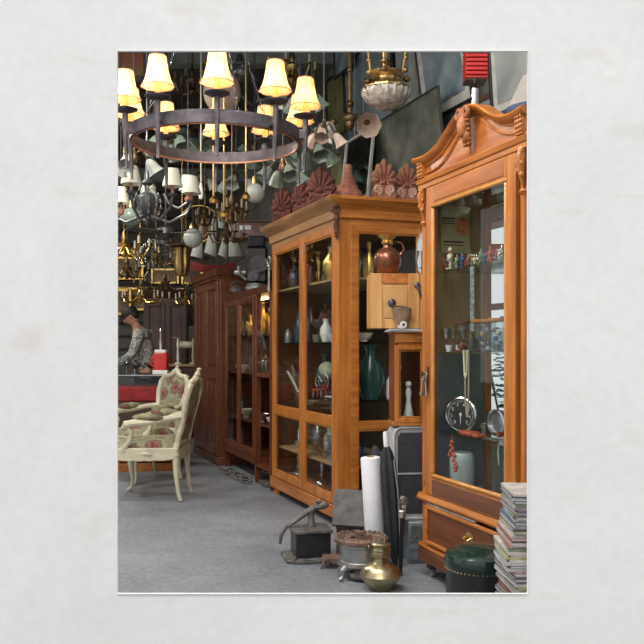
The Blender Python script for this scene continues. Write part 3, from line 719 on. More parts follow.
MB().lathe([(0, .315), (.035, .315), (.035, .52), (.04, .53), (.045, .56), (.03, .585), (0, .59)], seg=16).build('hopper', chrome, gr)
b = MB(); b.tube([(-.11, 0, .1), (-.16, 0, .12), (-.165, 0, .2), (-.11, 0, .22)], .016, 8); b.build('handle', redp, gr)
def skinned(name, verts, edges, radii, m, parent, sub=2):
    me = bpy.data.meshes.new(name); me.from_pydata(verts, edges, []); o = bpy.data.objects.new(name, me); COL.objects.link(o)
    md = o.modifiers.new('skin', 'SKIN'); md.use_smooth_shade = True
    for i, r in enumerate(radii): me.skin_vertices[0].data[i].radius = (r if hasattr(r, '__len__') else (r, r))
    me.skin_vertices[0].data[0].use_root = True
    sb = o.modifiers.new('sub', 'SUBSURF'); sb.levels = sub; sb.render_levels = sub
    dg = bpy.context.evaluated_depsgraph_get(); me2 = bpy.data.meshes.new_from_object(o.evaluated_get(dg))
    bpy.data.objects.remove(o); me2.name = name; me2.materials.clear(); me2.materials.append(m); me2.shade_smooth()
    o = bpy.data.objects.new(name, me2); COL.objects.link(o); o.parent = parent
    return o
pp = thing('person', 'person in a patterned grey shirt bending over behind the counter', 'person', P(148, 350, 10.3).xyz * Vector((1, 1, 0)), R(0))
# faces -x (to the left) and a little to the camera; head lowered
v = [(.0, 0, .95), (.0, 0, 1.08), (-.03, 0, 1.22), (-.07, 0, 1.38), (-.10, 0, 1.47), (-.14, -.01, 1.54), (-.17, -.01, 1.60),          # 0-6 pelvis..head base
     (-.07, -.19, 1.42), (-.14, -.25, 1.18), (-.36, -.22, 1.06), (-.43, -.20, 1.03),                                                 # right arm 7-10
     (-.07, .19, 1.42), (-.14, .25, 1.18), (-.36, .20, 1.08), (-.43, .18, 1.05),                                                     # left arm 11-14
     (.0, -.11, .86), (-.03, -.13, .48), (.02, -.13, .09), (-.12, -.14, .035), (.0, .11, .86), (-.03, .13, .48), (.02, .13, .09), (-.12, .14, .035)]
e = [(0, 1), (1, 2), (2, 3), (3, 4), (4, 5), (5, 6), (4, 7), (7, 8), (8, 9), (9, 10), (4, 11), (11, 12), (12, 13), (13, 14), (0, 15), (15, 16), (16, 17), (17, 18), (0, 19), (19, 20), (20, 21), (21, 22)]
r = [(.11, .14), (.10, .13), (.11, .15), (.11, .16), (.07, .09), .05, .055, .055, .042, .032, .03, .055, .042, .032, .03, .085, .055, .04, .04, .085, .055, .04, .04]
body = skinned('body', v, e, r, skin, pp)
hb = bmesh.new(); hb.from_mesh(body.data)
tmp = MB(Tr((-.20, -.01, 1.655)) @ Rot(-28, 'Y'))
tmp.lathe([(0, -.115), (.035, -.108), (.055, -.08), (.068, -.03), (.078, .03), (.074, .075), (.05, .105), (0, .115)], seg=20, T=Matrix.Diagonal((1.18, .95, 1, 1)))
tmp.ell((-.092, 0, -.015), (.02, .014, .024), 10, 6); tmp.ell((-.07, 0, -.055), (.018, .024, .009), 10, 5)
for s_ in (1, -1): tmp.ell((.0, s_ * .074, -.005), (.018, .01, .028), 8, 6); tmp.ell((-.078, s_ * .03, .012), (.012, .014, .01), 8, 5)
# hands: palm, four fingers and a thumb each
for s_ in (-1, 1):
    hx, hy, hz = -.46, s_ * .19 - (0 if s_ < 0 else .02), 1.025 if s_ < 0 else 1.045
    TT = Matrix.Identity(4); tmp.M = TT; tmp.ell((hx, hy, hz), (.045, .038, .016), 10, 6)
    for k in range(4):
        yk = hy + (-.028 + .019 * k); l_ = (.06, .072, .068, .052)[k]
        tmp.tube([(hx - .035, yk, hz), (hx - .035 - l_ * .55, yk, hz - .006), (hx - .035 - l_, yk, hz - .03)], [.009, .008, .006], 6)
    tmp.tube([(hx + .0, hy - s_ * .03, hz), (hx - .03, hy - s_ * .055, hz - .01), (hx - .055, hy - s_ * .06, hz - .02)], [.011, .009, .007], 6)
mt_ = bpy.data.meshes.new('tmp'); tmp.bm.to_mesh(mt_); hb.from_mesh(mt_); hb.to_mesh(body.data); hb.free(); body.data.shade_smooth()
shirt = mat('patterned_shirt', (.10, .10, .09), .8, scale=42, col2=(.48, .47, .43), detail=1)
iv = list(range(0, 5)) + [7, 8, 9, 11, 12, 13]; mp_ = {a: i for i, a in enumerate(iv)}
ev = [(mp_[a], mp_[c]) for a, c in e if a in mp_ and c in mp_]
skinned('shirt', [v[i] for i in iv], ev, [(r[i][0] + .02, r[i][1] + .02) if hasattr(r[i], '__len__') else r[i] + .018 for i in iv], shirt, pp)
iv = [0, 15, 16, 17, 19, 20, 21]; mp_ = {a: i for i, a in enumerate(iv)}; ev = [(mp_[a], mp_[c]) for a, c in e if a in mp_ and c in mp_]
skinned('trousers', [v[i] for i in iv], ev, [(.13, .16), .105, .075, .06, .105, .075, .06], blkfab, pp)
b = MB(Tr((-.20, -.01, 1.655)) @ Rot(-28, 'Y')); b.lathe([(.086, .015), (.09, .04), (.084, .08), (.06, .112), (0, .128)], seg=20, T=Matrix.Diagonal((1.16, .98, 1, 1)))
b.ell((.045, 0, .005), (.055, .075, .075), 14, 8); b.build('hair', hair, pp)
# ------------------------------------------------------------------ things on the floor in front of the cabinets
# black box machine with a metal arm
bm_ = thing('box_machine', 'old black box-shaped machine with a metal lever arm on top, on the floor', 'machine', (-.075, 5.12, 0), R(12))
b = MB(); b.box((-.16, -.13, .0), (.12, .12, .022)); b.build('base', castiron, bm_, bevel=.006)
MB().box((-.10, -.10, .022), (.11, .10, .165)).build('black_box', blk, bm_, bevel=.006)
MB().box((-.115, -.115, .165), (.12, .11, .185)).build('lid', castiron, bm_, bevel=.004)
b = MB(); b.lathe([(0, .185), (.03, .185), (.022, .215), (.018, .26), (.026, .285), (0, .29)], (.01, 0, 0), 12); b.build('pivot', castiron, bm_)
b = MB(); b.tube([(.10, 0, .305), (.03, 0, .30), (-.03, 0, .265), (-.09, 0, .22), (-.14, 0, .19), (-.175, 0, .14), (-.18, 0, .09)], [.014, .022, .018, .013, .010, .012, .007], 8); b.ell((.085, 0, .312), (.035, .02, .02)); b.ell((.055, .0, .335), (.02, .012, .014))
b.build('lever_arm', castiron, bm_)
b = MB(); b.tube([(-.10, -.115, .03), (-.13, -.15, .015), (-.05, -.165, .012), (.08, -.15, .012), (.11, -.12, .02)], .008, 6); b.build('wire', castiron, bm_)
# loose iron bits between the machine and the stove
sc_ = thing('iron_stand', 'low rusty iron stand lying between the black box machine and the little stove', 'stand', (.055, 4.90, 0), R(5))
b = MB(); b.box((-.05, -.06, .05), (.06, .06, .06)); b.tube(arc((0, 0, .045), .055, 0, 360, 16, 'xy')[:-1], .008, 6, closed=True); b.build('top_plate', rust, sc_)
for x, y in ((-.045, -.04), (.045, -.04), (.0, .05)): MB().tube([(x, y, .045), (x * 1.4, y * 1.3, 0)], .008, 6).build('leg', rust, sc_)
# grey board
bd = MB(); bd.box((-.105, -.012, 0), (.105, .012, .235)); bd = bd.build('board', mat('grey_weathered_board', (.10, .095, .09), .7, scale=14, var=.4), None, bevel=.003)
tag(bd, 'dark grey weathered board leaning behind the little stove', 'board', loc=(.165, 5.13, .185), rot=(R(-32), R(3), R(-4)))
pl = thing('iron_box', 'low dark iron box that holds up the grey board behind the stove', 'box', (.20, 5.28, 0))
MB().box((-.11, -.1, 0), (.11, .12, .16)).build('body', rust, pl, bevel=.005)
MB().box((-.115, -.105, .16), (.115, .125, .18)).build('lid', castiron, pl, bevel=.004)
# little round stove
st = thing('round_stove', 'small round grey enamelled stove with a rusty cast iron rim and feet', 'stove', (.215, 4.70, 0), R(10))
b = MB(); b.lathe([(.10, .195), (.135, .19), (.15, .198), (.152, .215), (.14, .222), (.115, .215), (.10, .205), (.10, .195)], seg=32)
for k in range(26): a = 2 * PI * k / 26; b.ell((.133 * math.cos(a), .133 * math.sin(a), .222), (.012, .012, .008), 6, 4)
b.build('rim', rust, st)
MB().lathe([(.118, .195), (.118, .17), (.122, .168), (.122, .162), (.116, .16), (.112, .095), (.12, .085), (.12, .08), (0, .08)], seg=32).build('body', steel, st)
b = MB(); b.lathe([(0, .09), (.128, .09), (.135, .075), (.13, .065), (0, .06)], seg=24); b.build('base_ring', castiron, st)
for k in range(4):
    a = R(35 + 90 * k); d = Vector((math.cos(a), math.sin(a), 0))
    b = MB(); b.tube([d * .115 + Vector((0, 0, .07)), d * .15 + Vector((0, 0, .055)), d * .145 + Vector((0, 0, .025)), d * .165 + Vector((0, 0, .006))], [.02, .016, .011, .014], 7); b.build('foot', steel, st)
b = MB(); b.box((-.06, -.125, .025), (.06, -.11, .06)); b.lathe([(0, 0), (.07, 0), (.075, .012), (.07, .03), (0, .03)], seg=24, T=Tr((-.01, -.07, .012))); b.build('ash_tray', castiron, st)
b = MB(); b.lathe([(0, .20), (.09, .20), (.095, .208), (0, .21)], seg=24); b.tube([(-.05, .02, .22), (-.01, 0, .225), (.03, .03, .23)], .012, 6); b.box((-.03, -.03, .208), (.0, .03, .25)); b.box((.01, -.05, .208), (.05, -.02, .235)); b.build('burner', rust, st)
# brass oil lamp base
bl = thing('brass_oil_lamp', 'dull brass oil lamp base with a wide round belly, in front of the little stove', 'lamp', (.307, 4.435, 0))
MB().lathe([(0, 0), (.055, 0), (.062, .006), (.066, .02), (.09, .045), (.106, .07), (.108, .078), (.111, .082), (.108, .088), (.098, .11), (.07, .132), (.045, .142), (.04, .146)], seg=36).build('font', dullbrass, bl)
MB().lathe([(.04, .146), (.038, .165), (.045, .172), (.05, .178), (.052, .19), (.05, .2), (.052, .204), (.052, .212), (.05, .216), (.05, .235), (.053, .24), (.045, .246), (0, .244)], seg=30).build('gallery', dullbrass, bl)
b = MB(); b.tube([(-.05, 0, .225), (-.068, -.01, .225)], .004, 6); b.lathe([(0, 0), (.012, 0), (.012, .004), (0, .004)], T=Tr((-.068, -.012, .225)) @ Rot(90, 'Y'), seg=10)
b.tube([(.02, .02, .24), (.02, .02, .275)], .006, 6); b.build('wick_key', dullbrass, bl)
# white roll
rl = thing('paper_roll', 'tall white roll standing upright behind the little stove', 'roll', (.322, 5.03, 0)); rl.rotation_euler = (R(3), R(-3.5), 0)
MB().lathe([(.022, .625), (.056, .62), (.058, .615), (.058, .004), (.056, 0), (0, 0)], seg=28).build('sheet', whitep, rl)
MB().lathe([(0, .60), (.018, .60), (.018, .63), (.022, .63), (.022, .60)], seg=18).build('cardboard_core', palewood, rl)
# dark rolled bag / umbrella
ub = thing('rolled_umbrella', 'long furled black umbrella leaning beside the white roll', 'umbrella', (.425, 4.93, .0)); ub.rotation_euler = (R(4), R(-4.5), 0)
b = MB(); n = 10
b.lathe([(0, .0), (.012, .01), (.028, .1), (.040, .25), (.043, .45), (.040, .58), (.03, .66), (.016, .70)], seg=24, wob=.16, nw=6); b.build('canopy', blkfab, ub)
MB().lathe([(0, .69), (.014, .69), (.016, .72), (.015, .77), (.012, .785), (0, .785)], seg=12).build('tip', whitep, ub)
b = MB(); b.tube([(.036, -.02, .12), (.042, -.022, .3), (.044, -.022, .45), (.034, -.02, .62)], .005, 5); b.build('piping', mat('pale_piping', (.3, .36, .45), .5), ub)
ub2 = thing('camera_tripod_bag', 'black cloth bag with a strap, standing between the umbrella and the grey amplifier', 'bag', (.372, 5.27, 0)); ub2.rotation_euler = (R(3), R(-4), 0)
MB().lathe([(0, 0), (.036, .01), (.04, .12), (.038, .45), (.03, .62), (.014, .66), (0, .665)], seg=18, wob=.06, nw=5).build('sack', blkfab, ub2)
b = MB(); b.tube([(-.02, -.04, .6), (-.035, -.05, .5), (-.02, -.048, .38), (.01, -.045, .35)], .006, 5); b.build('strap', blkfab, ub2)
# walking stick with glass knob
ws = thing('walking_stick', 'black walking stick with a faceted glass knob leaning by the grey amplifier', 'stick', (.432, 4.70, 0)); ws.rotation_euler = (R(6), R(1.5), 0)
MB().lathe([(0, 0), (.012, 0), (.011, .1), (.013, .32), (.017, .33), (0, .335)], seg=12).build('shaft', blk, ws)
MB().lathe([(.012, .33), (.022, .335), (.02, .37), (.014, .375), (0, .375)], seg=14).build('collar', silver, ws)
b = MB(); b.lathe([(0, .372), (.014, .374), (.03, .395), (.034, .42), (.028, .445), (.012, .458), (0, .46)], seg=8); b.build('knob', crystal, ws, angle=10)
# blue grey metal box and amplifier on it
mb1 = thing('metal_case', 'scuffed blue-grey metal case on the floor under the grey amplifier', 'case', (.505, 4.97, 0), R(6))
MB().box((0, 0, 0.0), (.34, .3, .245)).build('body', bluegrey, mb1, bevel=.01)
b = MB(); b.box((.01, -.008, .02), (.33, .0, .10)); b.box((.01, -.008, .13), (.33, .0, .225)); b.build('front_plate', mat('scuffed_plate', (.14, .17, .19), .5, .3, var=.5, scale=20), mb1, bevel=.003)
b = MB()
for k in range(5): b.ell((.04 + .06 * k, -.01, .175 if k % 2 else .155), (.012, .006, .012), 8, 5)
b.tube([(.1, -.01, .08), (.1, -.03, .07), (.2, -.03, .07), (.2, -.01, .08)], .005, 6); b.build('fittings', rust, mb1)
am = thing('amplifier', 'tall dark grey amplifier with a rounded silver frame, standing on the blue-grey case', 'amplifier', (.425, 5.02, .247), R(6))
b = MB()
pts = [(0, .02), (0, .50), (.012, .53), (.035, .545), (.36, .545), (.385, .53), (.39, .50), (.39, .02), (.37, 0), (.02, 0)]
b.prism(pts, 0, .22); b.build('shell', silverpaint, am, bevel=.004)
b = MB(); b.prism([(.022, .035), (.022, .49), (.04, .515), (.35, .515), (.37, .49), (.37, .035)], -.006, .004); b.build('grille', mat('dark_grille', (.035, .037, .042), .7, scale=90, var=.35), am, bevel=.003)
b = MB(); b.box((.02, -.010, .268), (.372, -.003, .278)); b.tube([(x, -.006, z + .007 if z < .1 else z) for x, z in pts], .008, 6, closed=True); b.build('trim', silverpaint, am)
b = MB(); b.box((.25, -.012, .44), (.31, -.005, .455)); b.build('badge', silver, am)
# small glass cabinet on the amplifier
sg = thing('small_glass_cabinet', 'small honey wooden cabinet with one glass door and a drawer, standing on the amplifier', 'cabinet', (.428, 5.02, .802), R(4))
for lo, hi in (((0, 0, 0), (.02, .22, .555)), ((.36, 0, 0), (.38, .22, .555)), ((.02, .2, .02), (.36, .22, .50))): MB().box(lo, hi).build('side_board', mahog, sg, bevel=.002)
for z0, z1 in ((0, .02), (.475, .49), (.545, .555)): MB().box((-.008 if z0 != .475 else .02, -.012 if z0 != .475 else 0, z0), (.388 if z0 != .475 else .36, .22, z1)).build('board', honeyF, sg, bevel=.003)
MB().box((.004, -.01, .492), (.376, .15, .543)).build('drawer', honeyF, sg, bevel=.003)
b = MB(); b.tube([(.12, -.012, .52), (.125, -.032, .518), (.165, -.032, .518), (.17, -.012, .52)], .004, 6); b.build('drawer_handle', silver, sg)
b = MB(SW); frame_yz(b, -.014, .0, .19, .02, .475, .025, .016, []); dd = b.build('door', honeyZ, sg, bevel=.002)
b = MB(); b.box((.02, -.008, .04), (.17, -.005, .455)); b.build('glass_pane', pane, dd, smooth=False)
b = MB(SW); frame_yz(b, -.014, .192, .38, .02, .475, .025, .016, []); dd = b.build('door', honeyZ, sg, bevel=.002)
b = MB(); b.box((.215, -.008, .04), (.36, -.005, .455)); b.build('glass_pane', pane, dd, smooth=False)
fg = thing('white_figurine', 'white china figurine inside the small glass cabinet', 'figurine', (.52, 5.11, .8235))
MB().lathe([(0, 0), (.03, 0), (.034, .02), (.022, .08), (.014, .13), (.02, .17), (.012, .2), (0, .2)], seg=14).build('robe', white, fg); MB().ell((0, 0, .22), .02, 12, 8).build('head', white, fg)
fg = thing('green_bottle', 'dark green bottle inside the small glass cabinet', 'bottle', (.472, 5.172, .8235))
MB().lathe([(0, 0), (.028, 0), (.03, .01), (.03, .2), (.012, .25), (.011, .31)], seg=14).build('glass', tealg, fg); MB().lathe([(0, .31), (.013, .31), (.013, .33), (0, .33)], seg=10).build('stopper', whitep, fg)
# papers, wooden box, jug, tray
pa = thing('paper_sheets', 'white paper sheets hanging over the edge of the small glass cabinet', 'paper', (.40, 4.995, 1.3585))
for k in range(4): MB().box((-.03 + .01 * k, 0 - .008 * k, .004 * k), (.30, .2, .004 * k + .003), T=Rot(-3 + 2 * k, 'Z')).build('sheet', whitep, pa, smooth=False)
sp = thing('thread_spool', 'white spool lying on the paper sheets', 'spool', (.47, 4.985, 1.398), R(20))
MB().lathe([(0, -.02), (.022, -.02), (.022, -.015), (.012, -.013), (.012, .013), (.022, .015), (.022, .02), (0, .02)], seg=16, T=Rot(90, 'X')).build('reel', white, sp)
MB().lathe([(0, -.021), (.008, -.021), (.008, .021), (0, .021)], seg=10, T=Rot(90, 'X')).build('core', blk, sp)
wb = thing('wooden_box', 'pale pine box with a panelled door and dark knobs, resting on the small glass cabinet', 'box', (.288, 5.03, 1.3785), R(3))
MB().box((0, 0, 0), (.42, .22, .325)).build('body', pine, wb, bevel=.005)
for lo, hi in (((.06, -.006, .265), (.26, 0, .325)), ((.0, -.006, .0), (.07, 0, .325)), ((.225, -.008, 0), (.29, 0, .325)), ((.30, -.006, .02), (.42, 0, .315))): MB().box(lo, hi).build('stile', honeyX if lo[2] > .2 else pine, wb, bevel=.002)
MB().box((.075, -.005, .06), (.22, 0, .25)).build('door_panel', mat('plain_pine', (.50, .28, .10), .5, scale=6), wb, bevel=.003)
MB().box((.075, -.006, .0), (.22, 0, .055)).build('lower_panel', pine, wb, bevel=.003)
b = MB(); b.ell((.125, -.014, .15), (.020, .012, .020), 12, 8); b.ell((.125, -.006, .15), (.026, .004, .026), 12, 6); b.build('knob', iron, wb)
b = MB(); b.ell((.275, -.014, .255), (.018, .01, .02), 10, 6); b.tube([(.275, -.02, .25), (.285, -.03, .22), (.295, -.02, .19)], .007, 6); b.build('catch', iron, wb)
pch = thing('leather_pouch', 'small brown leather pouch hanging on the front of the pine box', 'pouch', (.468, 4.995, 1.45), R(3))
MB().lathe([(0, -.055), (.03, -.05), (.048, -.025), (.055, .015), (.057, .045), (0, .05)], seg=16, T=Matrix.Diagonal((1, .4, 1, 1)), wob=.05, nw=7).build('bag', mat('brown_leather', (.20, .13, .08), .6, var=.4, scale=18), pch)
MB().tube([(-.05, 0, .045), (-.06, .01, .06), (.0, .0, .055), (.05, 0, .045)], .004, 5).build('drawstring', blk, pch)
jg = thing('copper_jug', 'round brown copper jug with a gilt fluted rim on top of the pine box', 'jug', (.395, 5.14, 1.7045))
MB().lathe([(0, 0), (.042, 0), (.062, .015), (.082, .055), (.086, .085), (.078, .12), (.055, .15), (.03, .162), (.026, .175), (.03, .185)], seg=32).build('belly', copper, jg)
MB().lathe([(.03, .183), (.036, .195), (.028, .205), (.034, .218), (.055, .235), (.058, .238), (.03, .225)], seg=36, wob=.07, nw=12).build('fluted_rim', gold, jg)
b = MB(); b.tube([(.075, 0, .12), (.10, 0, .15), (.09, 0, .19), (.05, 0, .20), (.034, 0, .19)], .006, 6); b.build('handle', copper, jg)
ty = thing('oval_tray', 'oval silver tray propped upright beside the copper jug', 'tray', (.60, 5.13, 1.710), R(62))
T = Tr((0, 0, .135)) @ Rot(8, 'X') @ Rot(90, 'X') @ Matrix.Diagonal((.75, 1, 1, 1))
MB().lathe([(0, 0), (.10, 0), (.105, .006), (.13, .012), (.135, .012), (.13, .004), (.10, -.006), (0, -.006)], seg=40, T=T).build('dish', silver, ty)
MB().lathe([(.130, .013), (.136, .016), (.139, .010), (.134, .006)], seg=40, T=T).build('beaded_rim', steel, ty)
bb = MB(); bb.box((-.008, -.05, 0), (.008, .06, .14)); bb = bb.build('small_brown_board', mahog, None, bevel=.002); bb.name = 'wooden_tablet'; tag(bb, 'small dark brown wooden tablet propped up beside the oval tray', 'tablet', loc=(.655, 5.09, 1.7045), rz=R(70))
# tassel and keys on the armoire lock
tk = thing('key_bunch', 'bunch of old keys hanging from the armoire door lock', 'keys', arm(-.035, WA - .11, 1.13), AR)
b = MB(); b.tube(arc((0, 0, -.02), .022, 0, 360, 14, 'yz')[:-1], .003, 5, closed=True); b.build('ring', steel, tk)
for k in range(3):
    b = MB(Tr((-.006 * k, .006 * k - .006, -.04)) @ Rot(-8 + 9 * k, 'X')); b.tube([(0, 0, 0), (0, 0, -.09)], .004, 5); b.tube(arc((0, 0, .0), .010, 0, 360, 10, 'yz')[:-1], .003, 5, closed=True); b.box((-.002, 0, -.09), (.002, .018, -.072)); b.build('key', [steel, bronze, silver][k], tk)
# big key on the end of the display cabinet
ky = thing('iron_key', 'big old iron key hanging on the far end of the big honey cabinet', 'key', row(-.03, LC - .015, 2.03), ROW)
b = MB(); b.tube([(p[0], p[1] * 1.2, p[2]) for p in arc((0, 0, 0), .035, 0, 360, 18, 'yz')[:-1]], .008, 6, closed=True); b.tube([(0, 0, -.035), (0, 0, -.27)], .010, 8); b.ell((0, 0, -.05), .016); b.ell((0, 0, -.075), .014); b.box((-.005, 0, -.26), (.005, .055, -.215)); b.build('forged_key', steel, ky)
MB().tube([(0, 0, .04), (.024, 0, .05)], .005, 6).build('hook', iron, ky)

# ottoman
ot = thing('ottoman', 'round dark green leather ottoman with a studded band, in front of the armoire', 'ottoman', (.698, 3.705, 0))
MB().lathe([(0, 0), (.152, 0), (.156, .01), (.156, .31), (0, .31)], seg=40).build('drum', blk, ot)
MB().lathe([(.156, .305), (.163, .315), (.166, .335), (.158, .365), (.13, .387), (.08, .399), (0, .402)], seg=40).build('padded_seat', green, ot)
b = MB()
for k in range(54): a = 2 * PI * k / 54; b.ell((.160 * math.cos(a), .160 * math.sin(a), .306), (.005, .005, .005), 6, 4)
b.build('studs', dullbrass, ot)

# stack of magazines
mag_cols = [(.50, .49, .47), (.34, .31, .29), (.12, .13, .18), (.36, .13, .09), (.52, .5, .48), (.08, .16, .22), (.40, .37, .2), (.2, .08, .08), (.09, .09, .10), (.45, .43, .45), (.16, .2, .12), (.5, .49, .48), (.26, .24, .3)]
pagem = mat('page_edges', (.33, .31, .30), .8, scale=9, stretch=(1, 1, 160), col2=(.60, .58, .56), detail=1)
protos = []
for k, c in enumerate(mag_cols):
    b = MB(); w_, h_ = .105, .142
    b.mi = 1; b.box((-w_ + .002, -h_ + .002, .0012), (w_ - .003, h_ - .002, .0088))
    b.mi = 0; b.box((-w_, -h_, 0), (w_, h_, .0012)); b.box((-w_, -h_, .0088), (w_, h_, .01)); b.box((-w_, -h_, .0012), (-w_ + .002, h_, .0088)) if k % 2 else b.box((-w_, -h_, .0012), (w_, -h_ + .002, .0088))
    bmesh.ops.recalc_face_normals(b.bm, faces=b.bm.faces[:]); me = bpy.data.meshes.new('magazine'); b.bm.to_mesh(me); b.bm.free()
    me.materials.append(mat('magazine_cover_%d' % k, c, .35, var=.3, scale=16)); me.materials.append(pagem); protos.append(me)
z = 0; rnd = random.Random(11); k = 0; lastk = -1
while z < .728:
    k = rnd.choice([i for i in range(len(protos)) if i != lastk]); lastk = k
    th = rnd.uniform(.55, 1.25); last = z + th * .01 >= .728
    o = bpy.data.objects.new('magazine', protos[k] if not last else protos[0]); COL.objects.link(o)
    lean = .0 + .022 * (z / .73) + .012 * math.sin(z * 22)
    o.location = (.772 + lean + rnd.uniform(-.007, .007), 3.18 + rnd.uniform(-.006, .006), z); o.scale = (1 + rnd.uniform(-.05, .03), 1, th); o.rotation_euler = (0, 0, R(rnd.uniform(-2.5, 2.5) + (2 if z < .45 else -2)))
    tag(o, 'magazine lying in the tall stack in front of the armoire', 'magazine', 'magazines in the tall stack')
    z += th * .01 + .0004
o['label'] = 'white magazine on the very top of the tall stack'; del o['group']

# lampshade on top of the armoire
la = thing('table_lamp', 'lamp with a grey cloth shade and dark blue trim standing on the armoire roof', 'lamp', arm(.20, .235, 2.302))
MB().lathe([(0, 0), (.06, 0), (.055, .02), (.02, .04), (.018, .1), (0, .1)], seg=16).build('base', bronze, la)
MB().lathe([(.148, .075), (.13, .12), (.10, .18), (.075, .235), (.072, .235), (.10, .175), (.145, .075)], seg=28).build('lamp_shade', greyfab, la)
MB().lathe([(.146, .06), (.152, .06), (.152, .085), (.146, .085), (.146, .06)], seg=28).build('shade_trim', mat('blue_trim', (.03, .05, .12), .7), la)

# ------------------------------------------------------------------ terracotta roof ornaments
def palmette(h, w):
    """outline of a palmette, (x,z)"""
    pts = []
    n = 7
    for i in range(n):
        a0 = -20 + 220 / n * i; am_ = R(a0 + 110 / n); a1 = R(a0 + 220 / n)
        L_ = 1.0 + .32 * math.exp(-((i - 3) / 1.1) ** 2)
        rw, rh = w / 2, h * .40
        cz = h * .48
        for f in (0.12, .3, .5, .7, .88):
            a = R(a0 + 220 / n * f); k_ = .78 + .22 * math.sin(f * PI)
            pts.append((rw * k_ * L_ ** .3 * math.cos(a), cz + rh * k_ * L_ * math.sin(a)))
    return [(w * .46, 0), (w * .5, h * .1), (w * .44, h * .22), (w * .36, h * .30)] + pts + [(-w * .36, h * .30), (-w * .44, h * .22), (-w * .5, h * .1), (-w * .46, 0)]
def antefix(name, label, loc, rz, h, w, m, m2=None, group=None):
    t = thing(name, label, 'ornament', loc, rz, group)
    b = MB(); b.prism(palmette(h, w), -.02, .03); b.build('plaque', m, t, bevel=.006)
    b = MB()
    for i in range(7):
        a = R(-20 + 220 / 7 * (i + .5)); L_ = 1.0 + .32 * math.exp(-((i - 3) / 1.1) ** 2)
        p0 = Vector((.12 * w * math.cos(a), -.022, h * .45)); p1 = Vector((w * .42 * L_ ** .3 * math.cos(a), -.024, h * .48 + h * .36 * L_ * math.sin(a)))
        b.tube([p0, p0.lerp(p1, .5) + Vector((0, -.01, 0)), p1], [.006, .014, .017], 7)
    b.ell((0, -.025, h * .42), (w * .12, .018, h * .07))
    b.build('palm_leaves', m, t)
    b = MB()
    for s_ in (1, -1): b.tube(spiral((s_ * w * .25, -.022, h * .14 + .022), .004, w * .19, 1.5, 20, 90, s_), .012, 6)
    b.tube(arc((0, -.022, h * .33), w * .16, 20, 160, 8), .010, 6); b.build('scrolls', m2 or m, t)
    b = MB(); b.box((-w * .47, -.03, 0), (w * .47, .07, .022)); b.build('base', m, t, bevel=.004)
    return t
zt_ = 2.326
def toprow(px, s): return row(s, row_t(px, s), zt_)
antefix('terracotta_palmette', 'terracotta palmette ornament with chalky white scrolls, left one of the pair facing forward', row(.345, -.01, zt_), ROW - R(14), .285, .185, terra, terraw)
antefix('terracotta_palmette', 'terracotta palmette ornament next to the armoire, right one of the pair facing forward', row(.54, .02, zt_), ROW - R(14), .275, .18, terra, terraw)
cn = thing('terracotta_finial', 'stepped terracotta cone finial on the near corner of the big honey cabinet', 'ornament', row(.10, .06, zt_), ROW)
b = MB(); b.lathe([(0, 0), (.115, 0), (.118, .02), (.10, .028), (.092, .05), (.078, .06), (.072, .085), (.058, .095), (.054, .12), (.043, .13), (.040, .155), (.031, .165), (.030, .19), (.024, .2), (.028, .215), (.022, .24), (0, .248)], seg=10); b.build('cone', terra, cn, angle=20)
MB().ell((-.09, -.04, .02), (.03, .03, .022)).build('corner_scroll', terrad, cn)
for px, s_, h, w, rz, m, lb in ((321, .06, .32, .24, -38, terrad, 'dark red terracotta palmette just behind the cone finial'), (301, .07, .30, .17, -62, terrad, 'small dark terracotta palmette third behind the cone finial, half turned away'),
                                (309, .32, .33, .22, -30, terrad, 'dark terracotta palmette in the second row behind the cone finial'), (283, .06, .33, .22, -50, terrad, 'dark red terracotta palmette at the far end of the big honey cabinet roof'), (345, .38, .30, .2, -10, terra, 'terracotta palmette half hidden behind the cone finial')):
    antefix('terracotta_palmette', lb, toprow(px, s_), ROW + R(rz), h, w, m)

# ------------------------------------------------------------------ pictures on the wall
matm = mat('white_picture_mount', (.55, .55, .50), .6); reflg = mat('picture_glass_glare', (.25, .32, .35), .08, .1, var=.35, scale=2, coat=1)  # pale glare on the picture glass is put into its blue-grey colour
def picture(name, label, px0, px1, pyc, hgt, fm, am_, mount=0, frame=.03, lean=8, roll=0, s=.76, cat='picture'):
    t0, t1 = row_t(px0, s), row_t(px1, s); tc = (t0 + t1) / 2; wdt = abs(t0 - t1); zc = row_z(pyc, s, tc)
    t = thing(name, label, cat, row(s, tc, zc), ROW)
    T = Rot(-lean, 'Y') @ Rot(roll, 'X')
    w2, h2 = wdt / 2, hgt / 2
    b = MB(T); b.box((0, -w2, -h2), (.025, -w2 + frame, h2)); b.box((0, w2 - frame, -h2), (.025, w2, h2)); b.box((0, -w2 + frame, -h2), (.025, w2 - frame, -h2 + frame)); b.box((0, -w2 + frame, h2 - frame), (.025, w2 - frame, h2)); b.build('frame', fm, t, bevel=.004)
    b = MB(T); b.box((.012, -w2 + frame * .8, -h2 + frame * .8), (.018, w2 - frame * .8, h2 - frame * .8)); b.build('mount' if mount else 'image', matm if mount else am_, t, smooth=False)
    if mount:
        q = frame + mount; b = MB(T); b.box((.008, -w2 + q, -h2 + q), (.0125, w2 - q, h2 - q)); b.build('image', am_, t, smooth=False)
    for s_ in (-.3, .3):
        p_ = T @ Vector((.0, w2 * s_, h2)); MB().tube([p_, (p_.x, p_.y, CEIL - t.location.z)], .0018, 4).build('hanging_wire', steel, t)
    return t
blackf = mat('black_frame', (.02, .018, .018), .35); brownf = mat('brown_frame', (.09, .045, .025), .4); sf = mat('grey_silver_frame', (.30, .31, .31), .35, .5)
